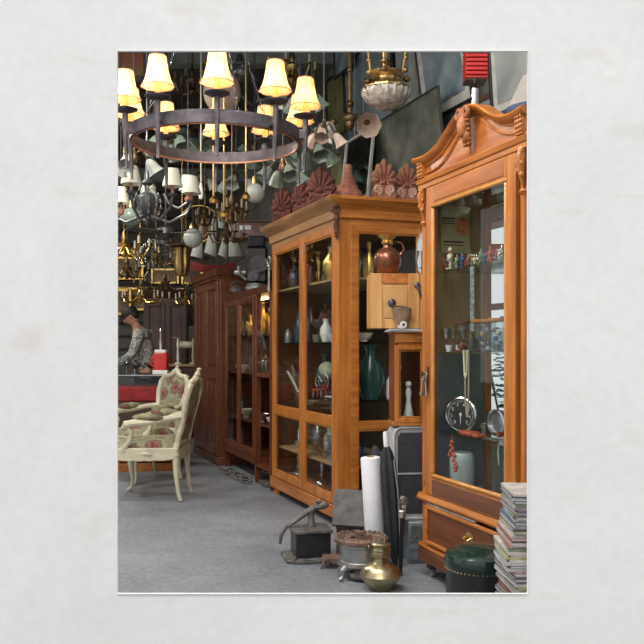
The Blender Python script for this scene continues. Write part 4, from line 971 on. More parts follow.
sea = mat('sea_print', (.10, .15, .19), .5, scale=5, col2=(.30, .36, .38)); yg = mat('olive_print', (.13, .13, .035), .5, scale=4, col2=(.26, .25, .10)); pale = mat('pale_print', (.26, .30, .30), .4, scale=4, col2=(.42, .46, .44), coat=.8)
picture('framed_picture', 'sea picture with wide white mount and thin dark frame, left of the red lantern', 418, 466, 70, .60, blackf, sea, mount=.07, frame=.015, lean=8, s=.70)
picture('framed_picture', 'large unframed dark green landscape canvas behind the terracotta palmettes', 372, 441, 152, .66, mat('canvas_edge', (.05, .055, .045), .7), canvas_dark, frame=.01, lean=6, s=.62)
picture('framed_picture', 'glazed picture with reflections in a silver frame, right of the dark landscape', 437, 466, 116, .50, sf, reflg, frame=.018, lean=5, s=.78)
picture('framed_picture', 'pale print in a thick black frame, right of the red lantern', 488, 545, 66, .50, blackf, pale, mount=.05, frame=.03, lean=4, s=.66)
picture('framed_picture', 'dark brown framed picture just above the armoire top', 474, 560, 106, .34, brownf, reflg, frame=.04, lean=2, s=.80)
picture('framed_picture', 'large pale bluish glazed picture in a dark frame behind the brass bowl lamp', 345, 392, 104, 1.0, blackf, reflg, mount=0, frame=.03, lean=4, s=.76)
picture('framed_picture', 'narrow olive yellow picture in a black frame beside the steel post', 326, 344, 106, .62, blackf, yg, frame=.025, lean=2, s=.80)
picture('framed_mirror', 'tilted mirror in a thin white frame above the cone finial', 342, 370, 168, .58, mat('white_frame', (.5, .5, .47), .5), mat('wall_mirror', (.5, .54, .52), .06, 1, var=.1), frame=.02, lean=-6, s=.52, cat='mirror')
picture('framed_picture', 'yellowish small picture in a brown frame left of the tilted mirror', 329, 343, 176, .42, brownf, yg, frame=.03, lean=2, s=.73)
picture('framed_picture', 'blue-grey sea print in a dark frame at the top edge above the narrow olive picture', 333, 352, 50, .4, blackf, sea, frame=.02, lean=2, s=.66)
picture('framed_picture', 'light glazed picture behind the rods of the brass bowl lamp', 396, 416, 72, .6, sf, pale, frame=.02, lean=4, s=.8)

# ------------------------------------------------------------------ lamps hanging on the right
PLACED = [(-2.2, 12.25, .5, 0, 2.2), (-1.75, 12.3, .45, 0, 1.7), (row(.3, 3.75).x, row(.3, 3.75).y, .45, 0, 2.2), (row(.3, 4.4).x, row(.3, 4.4).y, .45, 0, 2.2), (row(.1, row_t(213, .1)).x, row(.1, row_t(213, .1)).y, .5, 2.1, 2.98), (row(.27, row_t(254, .27)).x, row(.27, row_t(254, .27)).y, .33, 1.8, 2.68)] + [(row(.33, q * .2).x, row(.33, q * .2).y, .48, 0, 2.70) for q in range(9)] + [(row(.3, 1.9 + q * .3).x, row(.3, 1.9 + q * .3).y, .36, 0, 1.9) for q in range(5)] + [(CHX, 5.0, .63, 2.25, 2.85), (CHX, 5.0, .30, 2.85, 4.4)]
for px_, s_, in ((321, .06), (301, .07), (309, .32), (283, .06), (345, .38)): q_ = row(s_, row_t(px_, s_)); PLACED.append((q_.x, q_.y, .17, 2.3, 2.72))
def settle(px, py, Y, r, lo, hi):
    for k in range(0, 110):
        yy = Y + (.07 * (k // 2 + 1) * (1 if k % 2 else -1) if k else 0)
        if yy < 4.6 or yy > 12.6: continue
        p = P(px, py, yy); ok = True
        if p.z + hi > 4.38: continue
        if (p - O).dot(V) > .52 - r: continue
        for by, z0, z1 in ((8.175, 3.98, 4.14), (10.875, 3.4, 3.55)):
            if abs(yy - by) < .09 or (abs(yy - by) < .09 + r and p.z + hi > z0 and p.z + lo < z1): ok = False
        for (x, y, q, z0, z1) in PLACED:
            d = math.hypot(p.x - x, p.y - y); zo = p.z + hi > z0 and p.z + lo < z1
            if zo and d < r + q: ok = False
            if not zo and d < (r if z0 < p.z else q) + .012: ok = False
        if ok: PLACED.append((p.x, p.y, r, p.z + lo, p.z + hi)); return yy
    print('UNSETTLED', px, py); return Y
def hung(name, label, px, py, Y, cat='lamp', cord=True, m=None, r=.004, rz=0, group=None, ext=None):
    if ext: Y = settle(px, py, Y, *ext)
    p = P(px, py, Y); t = thing(name, label, cat, p, rz, group)
    if cord: MB().tube([(0, 0, 0), (0, 0, CEIL - p.z)], r, 5).build('hanging_cord', m or iron, t)
    return t
t = hung('brass_bowl_lamp', 'ceiling lamp with a brass crown and a cut glass bowl, in front of the pictures', 386, 92, 5.6, cord=False)
MB().lathe([(.152, .02), (.160, .0), (.155, -.03), (.125, -.075), (.075, -.105), (.02, -.118), (0, -.12)], seg=40, wob=.03, nw=20).build('glass_bowl', mat('cut_glass', (.40, .35, .30), .12, .0, var=.5, scale=26, coat=1, bump=.8), t)
b = MB(); b.lathe([(.15, .0), (.16, .01), (.16, .022), (.12, .03), (.095, .06), (.09, .085), (.11, .105), (.115, .125), (.08, .13), (.03, .14), (.02, .17), (.04, .19), (.02, .21), (.0, .21)], seg=36, wob=.03, nw=12); b.build('crown', brass, t)
for k in range(3):
    a = R(20 + 120 * k); d = Vector((math.cos(a), math.sin(a), 0)); b = MB(); b.tube([d * .12 + Vector((0, 0, .12)), d * .145 + Vector((0, 0, .3)), d * .12 + Vector((0, 0, .7)), Vector((0, 0, 1.1))], .012, 8)
    for q in (.16, .24, .5): b.ell(d * .142 + Vector((0, 0, q)), (.02, .02, .018), 10, 6)
    b.ell(d * .15 + Vector((0, 0, .1)), (.03, .03, .018)); b.build('rod', brass, t)
b = MB(); b.tube([(0, 0, .2), (0, 0, CEIL - t.location.z)], .012, 8); b.build('hanging_rod', brass, t)
t = hung('two_arm_lamp', 'two armed brown metal lamp with frosted tulip shades, left of the brass bowl lamp', 350, 118, 6.2, cord=False)
b = MB(); b.tube([(0, 0, -.05), (0, 0, CEIL - t.location.z)], .016, 8); b.ell((0, 0, 0), (.05, .05, .04)); b.ell((0, 0, .1), .03); b.ell((0, 0, .35), .025); b.lathe([(0, -.1), (.02, -.08), (.035, -.05), (.03, -.02), (0, 0)], seg=12); b.build('stem', bronze, t)
tul = [(.016, 0), (.03, .008), (.055, .03), (.07, .06), (.072, .08), (.082, .11), (.088, .12), (.08, .11)]
for s_ in (1, -1):
    b = MB(); b.tube([(0, 0, 0), (s_ * .05, -.0, .03), (s_ * .10, 0, .01), (s_ * .12, 0, -.03)], .010, 6); b.ell((s_ * .12, 0, -.03), (.03, .03, .025)); a_ = b.build('arm', bronze, t)
    b = MB(Tr((s_ * .13, -.01, -.04)) @ (Rot(215, 'Y') if s_ < 0 else Rot(112, 'X'))); b.lathe(tul, seg=28, wob=.05, nw=7); b.build('glass_shade', opal if s_ < 0 else beige_glass, a_)
t = hung('red_lantern', 'red slatted lantern with a silver tube hanging below it, at the top right', 475, 68, 4.9, cord=True)
for z0 in (-.08, -.055, -.03, -.005, .02, .045, .07): MB().box((-.062, -.062, z0), (.062, .062, z0 + .018)).build('slat', redp, t, bevel=.003)
MB().box((-.05, -.05, -.08), (.05, .05, .1)).build('core', mat('dark_red', (.1, .01, .01), .6), t)
for s_ in (-.085, .1): MB().lathe([(0, s_), (.085, s_), (.09, s_ + .012), (.06, s_ + .025), (0, s_ + .025)], seg=4, T=Rot(45, 'Z')).build('cap', darkwood, t)
MB().lathe([(0, -.25), (.018, -.25), (.02, -.24), (.02, -.12), (.012, -.11), (.01, -.085)], seg=14).build('silver_tube', silver, t)
# silver chandelier with cream shades
sc1 = hung('silver_chandelier', 'silver chandelier with cream candle shades hanging below the left of the iron ring', 147, 202, 6.4, cord=False, ext=(.41, -.2, .3))
b = MB(); b.lathe([(0, -.17), (.02, -.165), (.03, -.14), (.015, -.12), (.05, -.08), (.075, -.02), (.08, .03), (.05, .06), (.02, .08), (.02, .12), (.05, .14), (.02, .17), (.01, .3)], seg=20); b.tube([(0, 0, .2), (0, 0, CEIL - sc1.location.z)], .006, 6); b.build('stem', pewter, sc1)
for k, a in enumerate((8, 100, 172, 262, 315)):
    a = R(a); d = Vector((math.cos(a), math.sin(a), 0)); L_ = .33
    b = MB(); b.tube([d * .03 + Vector((0, 0, -.10)), d * L_ * .5 + Vector((0, 0, -.15)), d * L_ * .9 + Vector((0, 0, -.08)), d * L_ + Vector((0, 0, .0))], .011, 7); b.lathe([(0, 0), (.03, .005), (.04, .02), (0, .02)], (d.x * L_, d.y * L_, 0), 14); o_ = b.build('arm', pewter, sc1)
    MB(Tr(d * L_)).lathe([(0, .02), (.012, .02), (.012, .10), (0, .10)], seg=10).build('candle_sleeve', mat('salmon_sleeve', (.45, .2, .13), .5), o_)
    MB(Tr(d * L_)).lathe([(.075, .07), (.045, .20), (.043, .20), (.072, .07)], seg=24).build('lamp_shade', mat('cream_shade', (.56, .56, .46), .8, var=.05), o_)
for k in range(10):
    a = 2 * PI * k / 10; b = MB()
    for q in range(6): b.ell(((.06 + .045 * math.sin(q * .6)) * math.cos(a), (.06 + .045 * math.sin(q * .6)) * math.sin(a), .10 - .045 * q), (.011, .011, .018), 6, 4)
    b.tube([((.06 + .045 * math.sin(q * .6)) * math.cos(a), (.06 + .045 * math.sin(q * .6)) * math.sin(a), .10 - .045 * q) for q in range(6)], .002, 4); b.build('crystal_string', crystal, sc1)
for px, py, Y, lb in ((188, 184, 6.9, 'cream candle shade lamp hanging right of the silver chandelier'), (121, 196, 6.9, 'pale shade lamp at the left edge beside the silver chandelier')):
    t = hung('shaded_hanging_lamp', lb, px, py, Y, ext=(.21, -.22, .1)); MB().lathe([(.075, -.06), (.048, .07), (.046, .07), (.073, -.06)], seg=24).build('lamp_shade', MATS['cream_shade'], t)
    MB().lathe([(0, -.16), (.02, -.15), (.03, -.12), (.012, -.10), (.012, -.04), (0, -.04)], seg=12).build('candle_sleeve', MATS['salmon_sleeve'], t)
    MB().tube([(0, 0, -.15), (-.08, 0, -.2), (-.16, 0, -.16), (-.2, 0, -.08)], .010, 6).build('arm', steel, t)
# gilt draped lantern / urn
t = hung('gilt_urn', 'gleaming gilt fluted urn hanging left of the model ship', 182, 262, 9.2, ext=(.15, -.17, .23), m=brass)
MB().lathe([(0, -.16), (.05, -.15), (.075, -.11), (.085, 0), (.075, .11), (.09, .15), (.085, .16), (0, .16)], seg=48, wob=.08, nw=8).build('fluted_body', brass, t)
b = MB(); b.lathe([(0, .16), (.13, .17), (.14, .19), (.03, .21), (0, .22)], seg=24); b.build('lid', bronze, t)
# ceiling fan with long dark blades
t = hung('ceiling_fan', 'ceiling fan with long dark greenish blades, above the brass chandeliers', 166, 233, 8.0, ext=(.45, -.07, .08), m=iron, r=.012)
MB().lathe([(0, -.05), (.06, -.045), (.09, -.01), (.08, .04), (.03, .07), (0, .07)], seg=20).build('motor', iron, t)
for k in range(3):
    a = R(-14 + 120 * k) + .0; T = Matrix.Rotation(a, 4, 'Z') @ Rot(9, 'X')
    b = MB(T); b.prism([(.06, -.004), (.42, -.004), (.42, .004), (.06, .004)], -.06, .06); b.build('blade', mat('fan_blade', (.07, .085, .075), .45), t, bevel=.003)
# golden sunburst
t = hung('brass_sunburst', 'brass and copper sunburst fan ornament above the ship', 199, 226, 8.8, ext=(.27, -.22, .27), m=brass)
b = MB()
for k in range(10): a = R(-160 + 16 * k); b.tube([(0, 0, 0), (.20 * math.cos(a), -.01, -.20 * math.sin(a) * -1)], [.008, .012], 5)
b.build('rays', copper, t)
b = MB(); b.tube(arc((0, 0, 0), .20, 200, 340, 14), .009, 6); b.tube(arc((0, 0, 0), .14, 200, 340, 14), .007, 6); b.tube(arc((0, 0, 0), .26, 20, 160, 14), .010, 6); b.build('bands', gold, t)
# ------------------------------------------------------------------ hanging clutter, upper left
tulp = [(.10, 0), (.25, .05), (.45, .2), (.60, .45), (.66, .65), (.80, .9), (.95, 1.0), (.88, .96)]
def tulip_mb(r, h, T=None, wob=.06, nw=6):
    b = MB(T or Matrix.Identity(4)); b.lathe([(a * r, z * h) for a, z in tulp], seg=36, wob=wob, nw=nw); return b
def flower_lamp(label, px, py, Y, r, n=4, m=None, down=True, mm=None, name='tulip_lamp', group=None):
    t = hung(name, label, px, py, Y, group=group, ext=(r * 2.5, -r * 1.9, .1))
    for k in range(n):
        a = 2 * PI * k / n + .4
        arm_r = r * 1.1
        b = MB(); b.tube([(0, 0, .02), (arm_r * .5 * math.cos(a), arm_r * .5 * math.sin(a), .06), (arm_r * math.cos(a), arm_r * math.sin(a), .0)], .007, 6); o_ = b.build('arm', mm or bronze, t)
        T = Tr((arm_r * math.cos(a), arm_r * math.sin(a), 0)) @ Matrix.Rotation(a, 4, 'Z') @ Rot(145 if down else 35, 'Y')
        tulip_mb(r * .72, r * 1.25, T).build('glass_shade', m or opalg, o_)
    MB().lathe([(0, -.05), (.02, -.03), (.03, .0), (.018, .04), (.01, .08), (0, .08)], seg=12).build('stem', mm or bronze, t)
    return t
flower_lamp('pale green glass flower lamp hanging to the right of the ring chandelier', 312, 148, 6.4, .10, 4)
flower_lamp('pale green glass flower lamp just inside the right end of the iron ring', 283, 168, 7.0, .085, 4)
flower_lamp('small pale glass flower lamp above the terracotta ornaments, close to the steel post', 324, 132, 7.6, .07, 3, m=beige_glass)
flower_lamp('white glass tulip lamp hanging above the round white globe', 236, 178, 7.4, .10, 3, m=opal)
flower_lamp('pale green glass lamp seen through the left part of the iron ring', 170, 139, 7.2, .12, 5)
flower_lamp('white glass flower lamp hanging at the left edge below the iron ring', 134, 158, 6.6, .085, 3, m=opal)
flower_lamp('pale green glass lamp seen through the middle of the iron ring', 190, 133, 8.0, .14, 6)
flower_lamp('pale glass flower lamp seen through the right part of the iron ring', 254, 148, 8.0, .12, 5)
flower_lamp('milky glass lamp hanging under the middle of the iron ring', 199, 178, 8.2, .09, 3, m=opal)
flower_lamp('pale green glass lamp high up left of the steel post', 300, 92, 8.4, .10, 4)
def globe_lamp(label, px, py, Y, r, m=opal, mm=brass, name='globe_lamp', squash=1.0, group=None):
    t = hung(name, label, px, py, Y, m=iron, group=group, ext=(r * 1.05, -r * 1.2, r * 1.2 + .06)); MB().ell((0, 0, 0), (r, r, r * squash), 24, 14).build('globe', m, t)
    MB().lathe([(r * .3, r * squash * .93), (r * .42, r * squash * .95), (r * .35, r * squash + .03), (.02, r * squash + .06), (0, r * squash + .06)], seg=16).build('gallery', mm, t); return t
globe_lamp('round white glass globe lamp with a brass top above the dark wooden case', 255, 193, 7.2, .082)
globe_lamp('large pinkish glass globe lamp hanging behind the middle lampshade of the iron ring', 222, 92, 7.0, .155, m=beige_glass, squash=1.15)
globe_lamp('wide milky dome lamp at the left edge below the silver chandelier', 131, 217, 7.6, .095, m=opalg, squash=.85)
globe_lamp('small white globe lamp hanging in front of the ornaments near the steel post', 262, 100, 9.0, .09, m=crystal, mm=silver)
globe_lamp('small clear cut glass globe hanging at the top right of the large pinkish globe', 240, 72, 7.2, .085, m=crystal, mm=silver)
globe_lamp('small white globe lamp left of the sailing ship', 193, 238, 9.5, .10, m=opal)
# pinkish conical shades
def cone_shade(label, px, py, Y, r0, r1, h, m, name='hanging_shade', tilt=0, mm=None):
    t = hung(name, label, px, py, Y, m=mm); MB(Rot(tilt, 'X') @ Rot(tilt * .7, 'Y')).lathe([(r0, h / 2), (r0 * 1.05, h * .4), ((r0 + r1) / 2, 0), (r1, -h / 2), (r1 * .97, -h / 2), (r0 * .9, h * .45)], seg=28).build('lamp_shade', m, t); return t
# slender white drop and brass rods
t = hung('porcelain_pull', 'slender white porcelain lamp pull hanging on a pale cord', 201, 190, 6.8, ext=(.03, -.1, .1), m=cream, r=.007); MB().lathe([(0, -.08), (.014, -.07), (.02, -.04), (.018, .0), (.008, .05), (0, .06)], seg=12).build('drop', white, t)
for px, py, lb in ((213.5, 200, 'bright brass rod hanging below the middle of the iron ring'), (224, 214, 'thin brass rod hanging right of the bright rod'), (246, 196, 'brass rod hanging just left of the white globe')):
    t = hung('brass_rod', lb, px, py, 7.0, ext=(.04, -.05, .05), m=gold if px < 214 else brass, r=.008); MB().lathe([(0, -.03), (.03, -.025), (.035, 0), (.012, .03), (0, .04)], seg=12).build('finial', gold, t)
oldc = mat('old_candle', (.22, .18, .11), .5)
# brass chandeliers of several kinds
def chandelier(label, px, py, Y, R_, n, m, h=.3, candles=True, crystals=False, name='brass_chandelier', group=None, sleeve=None):
    t = hung(name, label, px, py, Y, cord=False, group=group, ext=(R_ + .04, -h * .75, h * .5))
    b = MB(); b.lathe([(0, -h * .5), (.02, -h * .45), (.035, -h * .35), (.015, -h * .25), (.05, -h * .12), (.06, 0), (.02, h * .1), (.03, h * .25), (.012, h * .4), (.006, h * .5)], seg=14); b.tube([(0, 0, h * .4), (0, 0, CEIL - t.location.z)], .006, 5); b.build('stem', m, t)
    for k in range(n):
        a = 2 * PI * k / n + .3; d = Vector((math.cos(a), math.sin(a), 0)); zz = Vector((0, 0, 1))
        b = MB(); b.tube([d * .04 - zz * h * .1, d * R_ * .4 - zz * h * .4, d * R_ * .8 - zz * h * .38, d * R_ - zz * h * .1], .010, 6); b.lathe([(0, 0), (.025, .004), (.035, .015), (0, .015)], (d.x * R_, d.y * R_, -h * .1), 10); o_ = b.build('arm', m, t)
        if candles: MB(Tr(d * R_ - zz * h * .1)).lathe([(0, .01), (.011, .01), (.011, .09), (0, .10)], seg=8).build('candle_sleeve', sleeve or (oldc if m == bronze else creamc), o_)
    if crystals:
        for k in range(16):
            a = 2 * PI * k / 16; b = MB()
            for q in range(8): rr = R_ * (.35 + .5 * math.sin(q / 7 * 2.6)); b.ell((rr * math.cos(a), rr * math.sin(a), h * .45 - q * h * .13), (.013, .013, .02), 6, 4)
            b.tube([(R_ * (.35 + .5 * math.sin(q / 7 * 2.6)) * math.cos(a), R_ * (.35 + .5 * math.sin(q / 7 * 2.6)) * math.sin(a), h * .45 - q * h * .13) for q in range(8)], .002, 4); b.build('crystal_string', crystal, t)
    return t
chandelier('crystal chandelier dripping with glass beads, hanging over the back of the shop on the left', 156, 254, 8.6, .30, 8, brass, .36, True, True, name='crystal_chandelier')
chandelier('brass chandelier at the left edge above the person', 124, 244, 8.9, .26, 6, gold, .3)
chandelier('small brass chandelier at the left edge, lower than the crystal chandelier', 127, 268, 9.6, .24, 6, bronze, .26)
chandelier('dark bronze chandelier hanging over the back cabinet', 165, 283, 10.6, .38, 8, bronze, .22)
chandelier('brass chandelier with cream candles between the fan and the sailing ship', 205, 216, 8.6, .11, 5, bronze, .24)
chandelier('dark bronze chandelier with small arms left of the white globe', 232, 208, 7.6, .13, 6, bronze, .30)
chandelier('bronze chandelier seen at the far top left behind the shades', 140, 110, 7.6, .22, 6, bronze, .3)
chandelier('bronze chandelier seen between the two right lampshades of the ring', 292, 66, 7.8, .22, 6, brass, .34)
chandelier('brass chandelier high behind the large pinkish globe', 192, 80, 9.4, .16, 6, bronze, .3)
chandelier('bronze chandelier over the model sailing ship', 226, 232, 9.6, .18, 5, bronze, .25)
chandelier('brass chandelier left of the tall back cabinet', 140, 296, 11.4, .30, 8, gold, .22)
chandelier('gilt chandelier with short arms left of the wardrobe', 186, 298, 11.0, .22, 6, brass, .22)
chandelier('bronze chandelier hanging over the gap between wardrobe and back cabinet', 184, 244, 10.0, .30, 8, bronze, .28)
# model sailing ship on the wardrobe
ws_t = row_t(213, .25)
sh = thing('model_sailing_ship', 'model sailing ship with pale sails and a red hull standing on the tall wardrobe', 'model ship', row(.10, row_t(213, .10), HW + .002), R(14)); sh.scale = (.80, .8, 1.12)
MB().box((-.16, -.04, 0), (.16, .04, .02)).build('stand', darkwood, sh, bevel=.003)
b = MB(); n = 12; rg = []
for i in range(n + 1):
    f = i / n; x = -.34 + .68 * f; w_ = .055 * (math.sin(PI * min(1, f * 1.05 + .02))) ** .6 + .002; zt2 = .10 + .05 * (2 * f - 1) ** 2; zb2 = .025 + .04 * abs(2 * f - 1) ** 3
    rg.append([b._v((x, -w_, zt2)), b._v((x, -w_ * .7, (zt2 + zb2) / 2)), b._v((x, 0, zb2)), b._v((x, w_ * .7, (zt2 + zb2) / 2)), b._v((x, w_, zt2))])
for a, c in zip(rg, rg[1:]):
    for i in range(4): b._f([a[i], a[i + 1], c[i + 1], c[i]])
    b._f([a[4], a[0], c[0], c[4]])
b._f(rg[0]); b._f(rg[-1]); b.build('hull', mat('red_hull', (.28, .035, .03), .5), sh)
for x, h in ((-.16, .56), (.06, .70), (.22, .5)): MB().tube([(x, 0, .09), (x - .01, 0, .09 + h)], [.008, .004], 6).build('mast', darkwood, sh)
b = MB(); b.tube([(.3, 0, .13), (.48, 0, .2)], .006, 5); b.tube([(-.32, 0, .13), (-.17, 0, .64), (.05, 0, .78), (.21, 0, .58), (.48, 0, .2)], .002, 4); b.build('rigging', darkwood, sh)
def sail_poly(pts, bulge=.035):
    b = MB(); c = sum((Vector((p[0], 0, p[1])) for p in pts), Vector()) / len(pts); n_ = len(pts)
    fr = b._v((c.x, -bulge, c.z)); bk = b._v((c.x, -bulge + .004, c.z)); v1 = [b._v((p[0], 0, p[1])) for p in pts]; v2 = [b._v((p[0], .004, p[1])) for p in pts]
    for i in range(n_):
        j = (i + 1) % n_; b._f([fr, v1[i], v1[j]]); b._f([bk, v2[j], v2[i]]); b._f([v1[i], v2[i], v2[j], v1[j]])
    return b
for pts in ([(-.15, .17), (-.16, .60), (-.33, .20)], [(.05, .19), (.05, .75), (-.13, .24)], [(.21, .18), (.21, .56), (.075, .22)], [(.23, .2), (.23, .56), (.46, .21)], [(.08, .5), (.06, .78), (.2, .5)]):
    sail_poly(pts).build('sail', sail, sh, angle=80)
# dark wooden case and film projector on the glazed cabinet
def gtop(px, s): return row_t(px, s)
tq = row_t(256, .25)
pj = thing('film_projector', 'bulky black film projector with a round grey base on top of the glazed cabinet', 'projector', row(.26, tq, HG + .002), ROW - R(20))
MB().lathe([(0, 0), (.125, 0), (.13, .01), (.13, .035), (.115, .045), (.12, .05), (.12, .075), (.105, .085), (.108, .09), (.108, .105), (0, .11)], seg=32).build('round_base', steel, pj)
MB().box((-.11, -.10, .11), (.11, .11, .48)).build('body', blk, pj, bevel=.02)
b = MB(); b.lathe([(0, -.02), (.085, -.02), (.09, 0), (.09, .03), (0, .03)], seg=28, T=Tr((.03, -.11, .30)) @ Rot(90, 'X')); b.lathe([(0, 0), (.05, 0), (.055, .03), (0, .03)], seg=20, T=Tr((-.03, -.11, .18)) @ Rot(90, 'X')); b.build('reel', iron, pj)
b = MB(); b.lathe([(0, 0), (.035, 0), (.04, .09), (.03, .12), (0, .12)], seg=20, T=Tr((-.11, -.04, .22)) @ Rot(-90, 'Y')); b.tube([(-.1, -.1, .14), (-.17, -.11, .2), (-.18, -.12, .28)], .015, 7); b.build('lens', steel, pj)
MB().box((-.09, -.08, .48), (.09, .09, .6)).build('lamp_house', blkfab, pj, bevel=.02)
cs_ = thing('wooden_case', 'dark brown wooden case with a small white label on top of the film projector', 'case', row(.28, row_t(252, .28), HG + .60), ROW - R(20))
MB().box((-.21, -.14, 0), (.24, .16, .165)).build('body', mahog, cs_, bevel=.006)
MB().box((-.215, -.145, .165), (.245, .165, .19)).build('lid', darkwood, cs_, bevel=.004)
MB().box((-.12, -.146, .085), (.0, -.139, .13)).build('label_plate', whitep, cs_)
MB().lathe([(0, -.148), (.01, -.146), (0, -.14)], seg=10, T=Tr((.11, 0, .12)) @ Rot(0, 'X')).bm.free() if False else None
b = MB(); b.ell((.10, -.145, .12), (.010, .006, .010), 8, 5); b.build('stud', silver, cs_)
# bits beside the projector
t = thing('camera_bellows', 'grey plate camera beside the projector on the wardrobe side', 'camera', row(.3, row_t(242, .3), HG + .002), ROW - R(10))
MB().box((-.07, -.06, 0), (.07, .07, .14)).build('body', bluegrey, t, bevel=.01); MB().lathe([(0, 0), (.04, 0), (.045, .05), (0, .05)], seg=18, T=Tr((0, -.06, .07)) @ Rot(90, 'X')).build('lens', steel, t)
t = thing('iron_kettle', 'small round iron kettle lying between wardrobe and projector', 'kettle', row(.10, row_t(237, .10), HG + .002), ROW)
MB().lathe([(0, 0), (.05, 0), (.075, .03), (.075, .06), (.04, .09), (.015, .10), (0, .12)], seg=20).build('belly', castiron, t); MB().tube(arc((0, 0, .07), .07, 10, 170, 10), .006, 6).build('handle', castiron, t)

# ------------------------------------------------------------------ far back wall: pictures, sconces, pots
def backpic(lb, px, py, w_, h_, fm, im, Y=13.5, name='gilt_framed_picture'):
    p = P(px, py, Y); t = thing(name, lb, 'picture', p, 0)
    b = MB(); q = .05
    b.box((-w_ / 2, 0, -h_ / 2), (-w_ / 2 + q, .05, h_ / 2)); b.box((w_ / 2 - q, 0, -h_ / 2), (w_ / 2, .05, h_ / 2)); b.box((-w_ / 2 + q, 0, -h_ / 2), (w_ / 2 - q, .05, -h_ / 2 + q)); b.box((-w_ / 2 + q, 0, h_ / 2 - q), (w_ / 2 - q, .05, h_ / 2)); b.build('frame', fm, t, bevel=.01)
    MB().box((-w_ / 2 + q, .02, -h_ / 2 + q), (w_ / 2 - q, .03, h_ / 2 - q)).build('image', im, t, smooth=False)
ochre = mat('ochre_painting', (.20, .11, .03), .5, scale=5, col2=(.42, .30, .12)); portrait = mat('dark_portrait', (.03, .02, .015), .4, scale=5, col2=(.20, .11, .06))
backpic('large ochre painting on the back wall above the person', 138, 299, .75, .38, gold, ochre)
backpic('dark oval-looking portrait in gilt at the left edge of the back wall', 122, 302, .30, .42, gold, portrait, Y=13.3)
backpic('ochre painting on the back wall under the crystal chandelier', 165, 276, .46, .26, brass, ochre)
backpic('small gilt picture on the back wall just left of the wardrobe', 192, 275, .36, .3, gold, portrait)
backpic('ochre painting on the back wall at the left edge, top row', 128, 268, .5, .38, gold, ochre)
backpic('coloured glass panel of red and green squares at the top left', 128, 64, .36, .30, iron, mat('red_green_glass', (.32, .05, .03), .3, scale=3, col2=(.10, .20, .07)), Y=7.3, name='stained_glass_panel')
# goods on the back cabinet ledge and shelves near the person
for px, py, Y, m, lb, kind in ((178, 350, 11.4, white, 'white candlestick on the dark ledge right of the person', 0), (193, 352, 11.5, cream, 'pale figurine standing beside the wardrobe edge', 0), (186, 335, 11.6, creamc, 'pale carved bird ornament right of the person', 1)):
    p = P(px, py, Y); tz = .98
    t = thing('candlestick' if kind == 0 else 'carved_bird', lb, 'ornament', (p.x, p.y, 1.06))
    if kind == 0: MB().lathe([(0, 0), (.05, 0), (.05, .015), (.015, .03), (.02, .10), (.012, .2), (.02, .26), (.01, .34), (0, .35)], seg=14).build('stem', m, t)
    else:
        t.location.z = 1.32
        MB().ell((0, 0, 0), (.11, .05, .05)).build('body', m, t); MB().tube([(.08, 0, .02), (.13, 0, .07), (.17, 0, .06)], [.03, .02, .006], 7).build('head', m, t); MB().tube([(-.05, 0, .02), (-.12, 0, .09), (-.2, 0, .10)], [.03, .03, .01], 6, flat=.4).build('wing', m, t)
sdb = thing('side_table', 'dark side table with a pale top standing before the back cabinet', 'table', P(187, 360, 11.4).xyz * Vector((1, 1, 0)))
MB().box((-.42, -.2, 1.03), (.25, .2, 1.06)).build('table_top', palewood, sdb, bevel=.004)
MB().box((-.38, -.17, .70), (.22, .17, 1.03)).build('body', darkwood, sdb, bevel=.01)
for x in (-.35, .19):
    for y in (-.14, .14): MB().box((x - .02, y - .02, 0), (x + .02, y + .02, .70)).build('leg', darkwood, sdb)

# glasses and silverware on the counter
def goblet(h=.16, r=.035): return [(0, 0), (r * .9, 0), (r * .9, .004), (.006, .01), (.006, h * .45), (r * .6, h * .55), (r, h * .8), (r * .95, h), (r * .9, h), (r * .93, h * .8), (r * .5, h * .58), (0, h * .52)]
glist = [(121, 'tall glass goblet on the counter at the left edge'), (127, 'glass goblet second from the left edge of the counter'), (133, 'small silver cup on the counter in front of the person'), (139, 'small dark jug on the counter in front of the person'), (144, 'squat glass on the counter just left of the coffee grinder'), (149, 'dark teapot on the counter beside the coffee grinder')]
for k, (px, lb) in enumerate(glist):
    p = P(px, 385, 9.25); t = thing(['goblet', 'goblet', 'silver_cup', 'jug', 'glass_tumbler', 'teapot'][k], lb, ['glass', 'glass', 'cup', 'jug', 'glass', 'teapot'][k], (p.x, 9.1 + .12 * (k % 3), .985))
    MB().lathe([(r_, z_) for r_, z_ in goblet(.2 if k < 2 else .13, .04 if k < 3 else .05)], seg=16).build('bowl', [ware, ware, silver, iron, ware, bronze][k], t)
    if k in (3, 5): MB().tube([(.04, 0, .11), (.08, 0, .10), (.08, 0, .06), (.03, 0, .05)], .006, 6).build('handle', [iron, bronze][k == 5], t)

